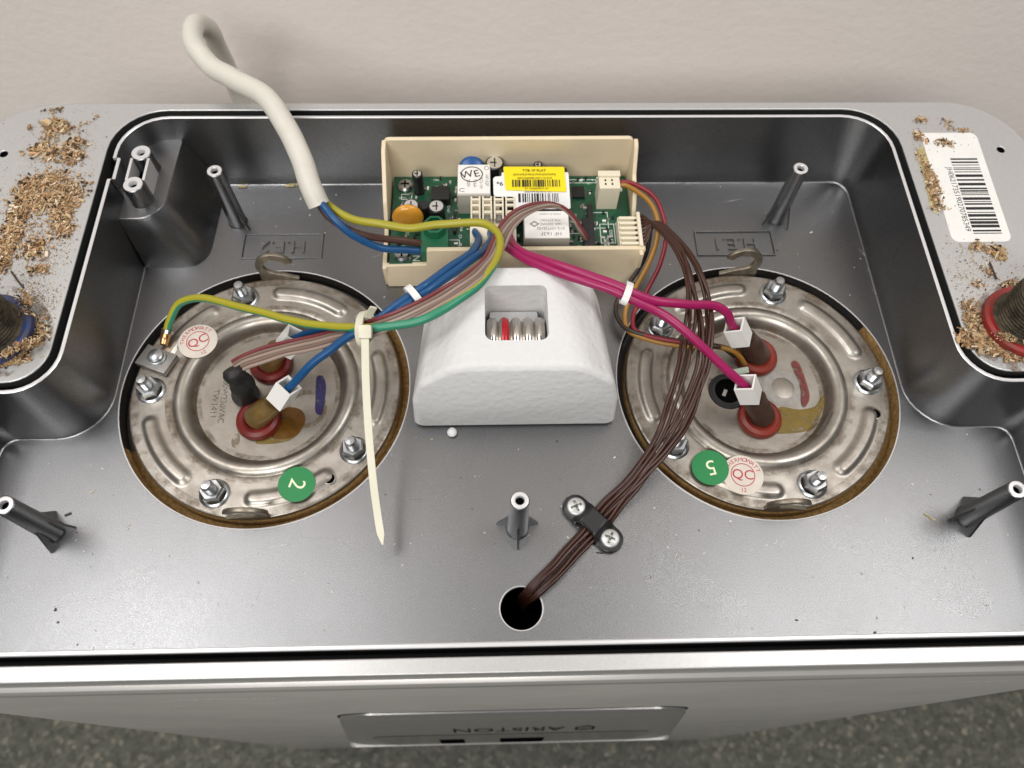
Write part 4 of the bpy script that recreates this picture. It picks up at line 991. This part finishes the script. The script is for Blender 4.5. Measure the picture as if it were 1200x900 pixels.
# ------------------------------------------------------------------ brown display harness
bh = thing('display_harness', (70.4, 84.0, 20), 'bundle of thin dark brown wires running under the black clamp into the cable hole', 'wire bundle')
r = random.Random(5)
KEY = [(75.4, 79.5, 30), (83.0, 62.8, 36), (87.1, 43.5, 38), (88.7, 25.9, 36), (87.6, 7.9, 34), (84.3, -10.7, 31), (77.3, -28.2, 27), (68.4, -42.3, 20), (55.4, -56.0, 11), (40.6, -69.0, 3.4), (29.9, -80.0, 3), (19.1, -90.4, 4.2), (9.8, -99.7, 3.8), (3.7, -105.4, -1), (0.5, -104.8, -26)]
WID = [1.5, 2.8, 4.2, 5.8, 6.6, 6.8, 6.6, 5.2, 4.8, 4.4, 4.6, 4.4, 3.8, 3.0, 2.5]
kf = frames([Vector(k) for k in KEY], (0, 0, 1))
NW = 9
for k in range(NW):
    lane = (k - (NW - 1) / 2) / ((NW - 1) / 2)
    y0 = 70.0 + 2.15 * k
    pts = [(66.5, y0, 24.5), (70.2, y0 + .3, 26.5)]
    ph = r.uniform(0, 6.28)
    for i, (p, (t, s, u)) in enumerate(zip(KEY, kf)):
        l = lane if i < 2 else (lane * .8 + (.5 if i < 9 else .22) * math.sin(ph + i * .62))
        l = max(-1.3, min(1.3, l))
        hgt = (r.uniform(-1.2, 1.4) if 1 < i < 8 else (.4 if k % 2 else -.4) * (1 if i < 12 else 0)) 
        if i == 9: hgt = 0.9 if k % 2 else -0.9; l = lane
        pts.append(Vector(p) + s * l * WID[i] + Vector((0, 0, hgt)))
    tube('brown_lead', pts, 0.88, 'wire_thin_brown', bh, 8, 7)
    G().add(*box_geo(65.6, 69.2, y0 - .8, y0 + .8, 22.6, 26.0, .3)).build('crimp_pin', 'wire_thin_brown', bh, 0)

# ------------------------------------------------------------------ sensor leads of the right flange
sl_ = thing('sensor_leads', (58.1, 108.4, 30), 'thin orange, red and dark leads looping from the tall header to the right flange', 'sensor leads')
tube('orange_lead', [(58, 106, 29), (63.4, 104.8, 30), (71.3, 94.9, 32), (75.8, 84.3, 31), (75.6, 71.8, 27), (70.7, 59.5, 20), (64.0, 48.3, 13), (59.2, 38.2, 9), (59.9, 28.4, 8), (69.7, 22.1, 9), (84.2, 17.3, 11), (99.0, 15.5, 12), (110.0, 14.0, 11), (115.7, 12.1, 7), (119.4, 9.8, 2)], 1.35, 'wire_orange', sl_, 10)
tube('red_lead', [(58, 109, 29), (65.2, 106.3, 31), (74.3, 98.3, 32), (79.6, 86.5, 31), (81.1, 72.9, 27), (77.4, 59.5, 20), (70.1, 47.5, 14), (64.3, 39.2, 9), (62.9, 28.8, 9), (70.4, 22.7, 10.5), (86.1, 17.9, 12.5), (100.0, 16.5, 12), (109.2, 15.5, 10), (115.6, 13.7, 5)], 1.2, 'wire_red', sl_, 10)
tube('dark_lead', [(75.0, 82.0, 24), (71.9, 69.0, 16), (62.5, 55.7, 10), (55.6, 45.3, 7), (55.3, 36.3, 7), (61.3, 26.8, 9), (75.9, 21.4, 11), (92.4, 17.0, 13), (105.5, 15.0, 12), (114.6, 13.2, 5)], 1.2, 'wire_dark', sl_, 10)

# ------------------------------------------------------------------ cable ties and clamp
def ring_tie(label, c, axis, r_, m='tie_pale', w=3.2):
    z = Vector(axis).normalized(); x = z.cross(Vector((0, 0, 1))).normalized(); y = z.cross(x)
    t = thing('cable_tie', c, label, 'cable tie', 'white cable ties on the wires')
    v, f = lathe_geo([(r_, -w/2), (r_ + 1.1, -w/2), (r_ + 1.1, w/2), (r_, w/2), (r_, -w/2)], 28, (0, 0, 0), False)
    v2 = []
    for p in v: v2.append(Vector(c) + x * p[0] * 1.22 + y * p[1] * .74 + z * p[2])
    mk('loop', v2, f, m, t, 40)
    return t
t = ring_tie('small white cable tie round the two blue wires', (-46.1, 19.1, 55.5), Vector((-52.6, 14.4, 54.5)) - Vector((-38.9, 24.6, 56)), 4.0)
t = ring_tie('small white cable tie round the two pink wires', (51.5, 21.2, 53), Vector((66.3, 17.5, 48)) - Vector((34.4, 28.8, 55)), 4.0)
mt = ring_tie('white cable tie binding all left hand wires, its long tail hanging down', (-68.0, 4.8, 51), Vector((-83.2, 7.3, 44)) - Vector((-57.1, 5.4, 55)), 6.2, 'tie_nylon', 3.8)
hd = Vector((-66.6, -0.9, 57.5))
oriented('tie_head', hd, (0, -.4, .9), (1, 0, 0), box_geo(-3.1, 3.1, -3.2, 3.2, -2.6, 2.2, 2.0), 'tie_nylon', mt, 60)
G().add(*strip_geo([hd, (-66.5, -8.5, 55), (-66.4, -21.8, 48), (-65.6, -39.9, 38), (-64.1, -58.1, 28), (-62.0, -73.5, 21), (-60.1, -84.5, 15)], lambda t: 3.3 if t < .93 else 3.3 - 2.7 * (t - .93) / .07, 1.1, (1, 0.05, 0))).build('tie_tail', 'tie_nylon', mt, 30)
G().add(*strip_geo([(-66.1, 6.9, 57), (-64.5, 7.7, 60), (-62.7, 8.4, 63)], 3.0, 1.0, (1, .2, 0))).build('tie_stub', 'tie_nylon', mt, 30)

cl = thing('cable_clamp', (35.6, -71.8, 0), 'black plastic cable clamp with two screws over the brown wires', 'cable clamp')
A = Vector((27.7, -64.9, 0)); B = Vector((42.5, -80.3, 0)); ax = (B - A).normalized(); L = (B - A).length; sd = Vector((-ax.y, ax.x, 0))
v = []; f = []; st = []
for i in range(41):
    q = i / 40; x = -6.4 + (L + 12.8) * q
    e = min(x + 6.4, L + 6.4 - x); hw = 6.2 if e > 6.2 else math.sqrt(max(0.0, 6.2**2 - (6.2 - e)**2))
    mid = abs(x - L/2)
    hw *= 1 - .22 * (1 - bump_s((mid - 3) / 5))
    z0 = 4.4 * (1 - bump_s((mid - 4.2) / 4.0)) + .1
    st.append((x, max(hw, .05), z0))
for x, hw, z0 in st:
    for s_, z_ in ((-1, z0), (1, z0), (1, z0 + 2.0), (.86, z0 + 2.6), (-.86, z0 + 2.6), (-1, z0 + 2.0)): v.append(A + ax * x + sd * hw * s_ + Vector((0, 0, z_)))
for i in range(40):
    for k in range(6): f.append((i*6 + k, i*6 + (k+1) % 6, i*6 + 6 + (k+1) % 6, i*6 + 6 + k))
f.append(tuple(range(6))); f.append(tuple(240 + k for k in range(6)))
mk('strap', v, f, 'black_plastic', cl, 40)
for P, a in ((A, 20), (B, 65)):
    o_ = G().add(*lathe_geo([(4.5, 2.6), (4.5, 3.2), (4.1, 4.1), (3.2, 4.6), (0, 4.75)], 28, P, False)).build('screw', 'screw_zinc', cl)
    for k in (0, 90):
        c_, s_ = math.cos(R(a + k)), math.sin(R(a + k))
        v_, f_ = box_geo(-2.7, 2.7, -.55, .55, 4.0, 4.82 + (.01 if k else 0))
        mk('cross_slot', [P + Vector((x_ * c_ - y_ * s_, x_ * s_ + y_ * c_, z_)) for x_, y_, z_ in v_], f_, 'stamp_dark', o_, 0)

# ------------------------------------------------------------------ sawdust and grit
def dust(name, label, blobs, seed):
    r = random.Random(seed); v = []; f = []; cols = []
    pal = [(.40, .275, .15), (.48, .35, .20), (.31, .19, .09), (.58, .46, .31), (.25, .145, .07), (.48, .29, .17), (.10, .06, .035), (.70, .60, .46), (.035, .025, .017)]
    wts = [5, 4.5, 4.5, 2.4, 3.4, 2.8, 2.4, 1.3, 1.7]
    for (c, a, b, ang, num, s0, s1, pile) in blobs:
        c = Vector(c); ca, sa = math.cos(R(ang)), math.sin(R(ang))
        for _ in range(int(num * (2.9 if s1 > 1.2 else 2.2))):
            q1, q2 = r.gauss(0, .5), r.gauss(0, .5)
            x = c.x + q1 * a * ca - q2 * b * sa; y = c.y + q1 * a * sa + q2 * b * ca
            dd = math.hypot(q1, q2)
            if max(abs(q1), abs(q2)) > 1.6: continue
            if abs(x) < 211.5 and y > -17 and pile < 4: continue
            if y < -15.5 + (6 if abs(x) < 224 else 0) or y > 150 or abs(x) > 278: continue
            z = c.z + .15 + max(0, pile * .36 * (1 - dd)) * r.random()
            s = s0 * .8 + (s1 * .85 - s0 * .8) * r.random() ** 2.2; s *= .68; ln = s * r.uniform(1.0, 2.6); w = s * r.uniform(.4, .95); th = s * r.uniform(.12, .45)
            yaw = r.uniform(0, 6.28); tl = r.gauss(0, .2); 
            M = Matrix.Rotation(yaw, 3, 'Z') @ Matrix.Rotation(tl, 3, 'Y') @ Matrix.Rotation(r.gauss(0, .18), 3, 'X')
            n0 = len(v); curl = r.uniform(-.3, .5) * ln
            loc = [(-ln/2, -w/2, curl*.3), (0, -w*.55, 0), (ln/2, -w*.35, curl*.3), (ln/2, w*.4, curl*.4), (0, w/2, .05*ln), (-ln/2, w*.45, curl*.2)]
            loc = [(p[0] * r.uniform(.75, 1.2), p[1] * r.uniform(.7, 1.3), p[2]) for p in loc]
            zz = z + th
            pts = [M @ Vector(p) for p in loc]; lo = min(p.z for p in pts)
            top = [Vector((x, y, zz - lo)) + p for p in pts]; bot = [p - Vector((0, 0, th)) for p in top]
            v += top + bot
            f += [tuple(n0 + k for k in range(6)), tuple(n0 + 11 - k for k in range(6))] + [(n0 + k, n0 + (k+1) % 6, n0 + 6 + (k+1) % 6, n0 + 6 + k) for k in range(6)]
            cc = r.choices(pal, wts)[0]; m_ = r.uniform(.8, 1.2); cols += [tuple(min(1, k * m_) for k in cc)] * 12
    o_ = mk(name, v, f, 'sawdust', None, 0)
    at_ = o_.data.color_attributes.new('tint', 'FLOAT_COLOR', 'POINT')
    for i, c in enumerate(cols): at_.data[i].color = (*c, 1)
    tag(o_, label, None, kind='stuff'); o_['category'] = 'sawdust'
    return o_
dust('sawdust', 'sawdust and grit scattered over the left shoulder of the rim', [
    ((-239.9, 135.7, 44), 5, 4, 0, 45, .8, 3.2, 2.5), ((-236.8, 133.8, 44), 14, 3, -12, 22, .6, 2.6, 1), ((-241.6, 127.8, 44), 5, 4, 60, 22, .6, 2.2, 1.5), ((-243.7, 118.4, 44), 6, 4, 20, 45, .8, 3.0, 2.5), ((-237.8, 116.0, 44), 8, 5, -60, 40, .7, 2.4, 1.6),
    ((-226.4, 123.0, 44), 6, 3, 5, 45, .8, 2.8, 2), ((-227.1, 114.8, 44), 6, 4, 10, 50, .7, 2.6, 2), ((-226.1, 110.2, 44), 6, 3, 0, 16, .7, 2.2, 1), ((-244.2, 146.1, 44), 6, 2, 0, 7, .9, 2.6, 1), ((-219.5, 142.3, 44), 1.5, 1.5, 0, 3, .8, 2.2, .5), ((-225.2, 137.4, 44), 5, 2, 30, 5, .8, 2.4, .5),
    ((-244.4, 90.6, 44), 6, 12, -10, 150, .6, 2.4, 2), ((-244.4, 74.5, 44), 5, 14, -12, 260, .6, 2.4, 3), ((-244.4, 58.9, 44), 5, 14, -12, 260, .6, 2.4, 3), ((-245.6, 51.4, 44), 6, 10, 0, 180, .6, 2.2, 3),
    ((-235.2, 96.1, 44), 10, 6, 25, 200, .6, 2.4, 2.4), ((-234.6, 85.1, 44), 12, 5, 12, 240, .6, 2.4, 2.6), ((-222.8, 88.9, 44), 9, 8, 40, 200, .5, 2.1, 2), ((-223.4, 77.0, 44), 5, 9, 5, 210, .6, 2.2, 2.5), ((-219.5, 67.5, 44), 5, 6, 0, 110, .6, 2.2, 2), ((-238.1, 82.4, 44), 6, 3, 0, 60, .8, 2.8, 2.4),
    ((-231.3, 55.3, 44), 5, 7, 10, 110, .7, 2.4, 2.2), ((-225.1, 43.2, 44), 5, 3, 10, 60, .6, 2.2, 1.6), ((-223.4, 56.2, 44), 12, 18, 0, 160, .35, .9, .2), ((-232.7, 69.1, 44), 9, 14, 0, 150, .35, .9, .2), ((-226.6, 96.1, 44), 14, 20, 0, 140, .35, 1.0, .2), ((-225.4, 31.6, 44), 12, 14, 0, 150, .3, .8, .2), ((-215.2, 22.1, 44), 10, 8, 0, 60, .3, .8, .2), ((-229.8, 118.9, 44), 25, 25, 0, 70, .3, .9, .2),
    ((-220.6, 2.1, 44), 12, 3.5, 38, 170, .6, 2.4, 2.5), ((-226.5, -5.7, 44), 9, 3.5, 12, 150, .6, 2.4, 2.5), ((-217.8, 10.6, 44), 4, 6, 0, 60, .6, 2, 1.4), ((-234.2, 92.2, 44), 26, 22, 0, 420, .2, .55, .1), ((-243.4, 70.8, 44), 12, 34, -12, 420, .2, .55, .1), ((-234.7, 124.8, 44), 22, 18, 0, 260, .2, .55, .1), ((-228.3, 51.2, 44), 20, 18, 0, 260, .2, .55, .1), ((-221.0, 22.2, 44), 16, 12, 0, 200, .2, .5, .1), ((-221.6, -2.4, 49), 14, 2.5, 32, 110, .6, 2.2, 1.2), ((-224.3, 22.7, 49), 4, 8, 20, 60, .6, 2.0, 1.2), ((-239.5, 133.8, 44), 9, 6, 0, 7, 2.4, 3.8, 1), ((-226.7, 120.7, 44), 8, 6, 0, 7, 2.4, 3.8, 1), ((-242.2, 116.0, 44), 8, 6, 0, 6, 2.4, 3.8, 1), ((-231.7, 90.6, 44), 22, 12, 0, 16, 2.2, 3.4, 1.2), ((-243.0, 69.2, 44), 8, 22, -12, 14, 2.2, 3.4, 1.2), ((-222.0, 74.3, 44), 7, 14, 0, 9, 2.2, 3.4, 1.2), ((-230.9, 53.7, 44), 7, 8, 0, 5, 2.2, 3.4, 1.2), ((-221.6, 1.7, 44), 14, 5, 38, 8, 2.2, 3.4, 1.2)], 21)
dust('sawdust', 'sawdust crumbs by the barcode sticker and the red collar', [
    ((225.3, 137.7, 44), 3, 2, 0, 22, .6, 2.4, 1.4), ((220.3, 125.9, 44), 3, 4, 0, 30, .6, 2.4, 1.6), ((239.1, 134.5, 44), 3, 6, 20, 18, .5, 1.8, .6), ((245.4, 130.2, 44), 4, 2, 0, 14, .5, 1.8, .6), ((232.9, 121.3, 44.3), 4, 2.5, 0, 34, .5, 2.0, 1),
    ((219.7, 99.1, 44), 2.6, 14, 8, 190, .5, 1.7, 1.6), ((217.6, 84.9, 44), 2.5, 8, 8, 120, .5, 1.7, 1.6), ((231.6, 125.9, 44), 24, 16, 0, 45, .3, .9, .2), ((217.9, 76.8, 44.3), 6, 2, 0, 35, .4, 1.3, .6),
    ((230.8, 52.3, 44), 5, 3, 0, 45, .5, 2.0, 1.4), ((239.7, 49.2, 44), 4, 5, 0, 70, .6, 2.4, 2), ((229.8, 42.1, 44), 20, 14, 0, 60, .3, 1.0, .2), ((232.6, 37.0, 44), 3, 6, 20, 20, .5, 1.8, .8), ((224.3, 30.6, 44), 4, 3, 0, 24, .5, 1.6, .8),
    ((216.8, 16.6, 44), 5, 6, 0, 80, .5, 2.0, 1.6), ((215.6, 8.1, 44), 5, 7, 20, 130, .6, 2.2, 2.2), ((211.5, -0.2, 44), 5, 4, 0, 150, .8, 3.0, 5), ((220.3, -3.1, 44), 10, 4, -20, 190, .6, 2.2, 2.6), ((227.3, -9.0, 44), 10, 3, -12, 150, .6, 2.2, 2.2), ((240.8, 29.4, 44), 6, 3, 20, 60, .6, 2.0, 2), ((225.0, -2.5, 50), 5, 2, -20, 50, .6, 1.8, 2), ((218.4, 32.1, 44), 14, 20, 0, 60, .3, .9, .2), ((226.8, 32.0, 44), 18, 26, 0, 320, .2, .55, .1), ((220.6, 99.1, 44), 5, 22, 8, 260, .2, .55, .1), ((239.7, 49.2, 44), 4, 4, 0, 5, 2.4, 3.8, 1.2), ((215.9, 1.1, 44), 8, 8, 0, 9, 3, 5, 2), ((225.2, -6.8, 44), 12, 4, -12, 7, 3, 4.5, 1.5), ((219.0, 93.4, 44), 2, 14, 8, 5, 2.4, 3.4, 1)], 22)
def sliver(label, pts, w):
    tag(G().add(*strip_geo(pts, w, .5, (1, .4, 0), 4)).build('wood_sliver', 'sleeve_brown', None, 0), label, 'wood sliver')
sliver('dark thin wood sliver lying near the blue collar', [(-238.4, 42.0, 44.6), (-234.3, 37.1, 44.6), (-230.4, 32.7, 44.6)], .8)
sliver('thin wood sliver lying below the barcode sticker', [(233.9, 42.6, 44.6), (234.1, 37.6, 44.6), (234.4, 33.0, 44.6)], .8)
# glue smear beside the barcode sticker
patch(heater, [(220.3, 118.6, 44), (221.5, 112.6, 44), (219.5, 93.4, 44), (216.4, 73.8, 44), (214.3, 79.3, 44), (216.0, 99.1, 44), (215.9, 112.6, 44)], HT + .12, 'glue_yellow', 'glue_smear')
# crumbs caught on the floor of the well
for u in ((-154.5, 131.4, 0.3), (-127.0, 131.8, 0.3), (-124.7, 133.1, 0.3)):
    mk('foam_crumb', *box_geo(u[0] - 2.6, u[0] + 2.6, u[1] - .6, u[1] + .8, .1, .8, .3), 'glue_yellow', heater, 0)

def speck(name, label, c, a, b, ang, m, cat):
    v_, f_ = box_geo(-a, a, -b, b, .05, .6, .15); ca, sa = math.cos(R(ang)), math.sin(R(ang))
    tag(mk(name, [(c[0] + x * ca - y * sa, c[1] + x * sa + y * ca, c[2] + z) for x, y, z in v_], f_, m, None, 0), label, cat)
speck('plastic_sliver', 'tiny black sliver beside the left front screw post', (-208.9, -63.8, 0), 1.5, .5, 25, 'black_plastic', 'plastic sliver')
speck('wood_sliver', 'tiny pale straw sliver beside the right front screw post', (195.7, -71.8, 0), 2.6, .35, -40, 'glue_yellow', 'wood sliver')
speck('plastic_sliver', 'tiny black hair-like sliver below the cable clamp', (37.7, -86.2, 0), 1.6, .25, -8, 'black_plastic', 'plastic sliver')
speck('plastic_sliver', 'tiny dark grain near the front edge at the right', (157.1, -124.1, 0), .7, .4, 60, 'black_plastic', 'plastic sliver')

# smears under the sawdust, scratches in the paint, stains round the pipes
def smear(pts, m, name='smear', z=HT + .06): return patch(heater, pts, z, m, name)
smear([(-245.8, 96.2, 44), (-240.8, 101.7, 44), (-233.0, 96.1, 44), (-220.2, 96.0, 44), (-214.4, 85.0, 44), (-217.4, 74.3, 44), (-216.2, 63.8, 44), (-224.8, 70.7, 44), (-235.4, 79.7, 44), (-239.3, 70.8, 44), (-240.4, 51.3, 44), (-247.1, 46.4, 44), (-248.5, 66.7, 44)], 'dust_smear')
smear([(-250.3, 140.0, 44), (-236.9, 139.9, 44), (-231.0, 133.8, 44), (-236.3, 127.8, 44), (-237.3, 110.2, 44), (-246.6, 116.1, 44), (-244.4, 124.9, 44)], 'dust_smear')
smear([(-233.4, 124.8, 44), (-220.2, 124.8, 44), (-220.6, 113.0, 44), (-225.0, 107.3, 44), (-231.5, 111.4, 44)], 'dust_smear')
smear([(-244.4, 29.4, 44), (-229.3, 31.7, 44), (-214.0, 17.4, 44), (-211.7, 4.7, 44), (-219.4, -7.1, 44), (-230.8, -13.4, 44)], 'rust_smear', 'rust_smear')
smear([(247.8, 31.8, 44), (229.5, 27.1, 44), (214.9, 12.8, 44), (212.2, -3.4, 44), (219.6, -12.1, 44), (234.6, -14.9, 44)], 'rust_smear', 'rust_smear')
rs_ = random.Random(31)
def scratch(c, L_, ang, w_=.35, z=.06):
    ca, sa = math.cos(R(ang)), math.sin(R(ang)); b_ = rs_.uniform(-.06, .06) * L_
    pts = [(c[0] - ca * L_/2, c[1] - sa * L_/2, z), (c[0] - sa * b_, c[1] + ca * b_, z), (c[0] + ca * L_/2, c[1] + sa * L_/2, z)]
    G().add(*strip_geo(pts, lambda q: w_ * (1 - abs(2*q - 1) * .8), .03, (-sa, ca, 0), 5)).build('scratch', 'scratch', heater, 0)
for u, L_, a_ in (((-166.3, -37.8, 0), 9, -25), ((-158.7, -46.6, 0), 14, -12), ((-172.0, -28.8, 0), 7, -40), ((-108.5, -80.4, 0), 16, 8), ((-18.4, -48.8, 0), 6, 55), ((-74.8, 81.9, 0), 8, 20), ((200.3, 79.5, 0), 12, -58), ((200.0, 67.9, 0), 9, -52), ((200.5, 53.8, 0), 10, -60), ((116.2, -84.3, 0), 20, 14), ((35.4, -102.4, 0), 10, -8), ((-117.3, -103.4, 0), 12, 70), ((131.3, 119.6, 0), 11, 12), ((-49.0, -104.6, 0), 8, 30), ((156.2, -85.0, 0), 9, 40)):
    scratch(u, L_, a_)

# fine dust lying on the floor of the well
def specks():
    r = random.Random(77); v = []; f = []; cols = []
    while len(cols) < 170 * 8:
        x, y = r.uniform(-245, 245), r.uniform(-124, 130)
        if abs(x) > 197 and y > -28: continue
        if math.hypot(abs(x) - 125, y) < 75 or (abs(x) < 53 and -26 < y < 46) or (abs(x) < 71 and y > 58) or math.hypot(x - .8, y + 110) < 12 or (x < -160 and y > 70): continue
        s_ = r.uniform(.14, .34) if r.random() < .92 else r.uniform(.3, .5); a = r.uniform(0, 6.28); l_ = s_ * r.uniform(1, 2.4)
        ca, sa = math.cos(a), math.sin(a); n0 = len(v)
        for z in (.04, .04 + s_ * .6):
            for p, q in ((-l_, -s_), (l_, -s_ * .7), (l_ * .8, s_), (-l_ * .7, s_ * .8)): v.append((x + p * ca - q * sa, y + p * sa + q * ca, z))
        f += [tuple(n0 + k for k in q) for q in ((3, 2, 1, 0), (4, 5, 6, 7), (0, 1, 5, 4), (1, 2, 6, 5), (2, 3, 7, 6), (3, 0, 4, 7))]
        cols += [r.choice(((.55, .53, .48), (.42, .33, .22), (.62, .60, .56), (.55, .50, .42), (.50, .48, .44), (.10, .08, .07)))] * 8
    o_ = mk('dust_specks', v, f, 'sawdust', None, 0)
    at_ = o_.data.color_attributes.new('tint', 'FLOAT_COLOR', 'POINT')
    for i, c in enumerate(cols): at_.data[i].color = (*c, 1)
    tag(o_, 'fine pale dust specks lying on the silver floor of the well', 'dust', kind='stuff')
specks()
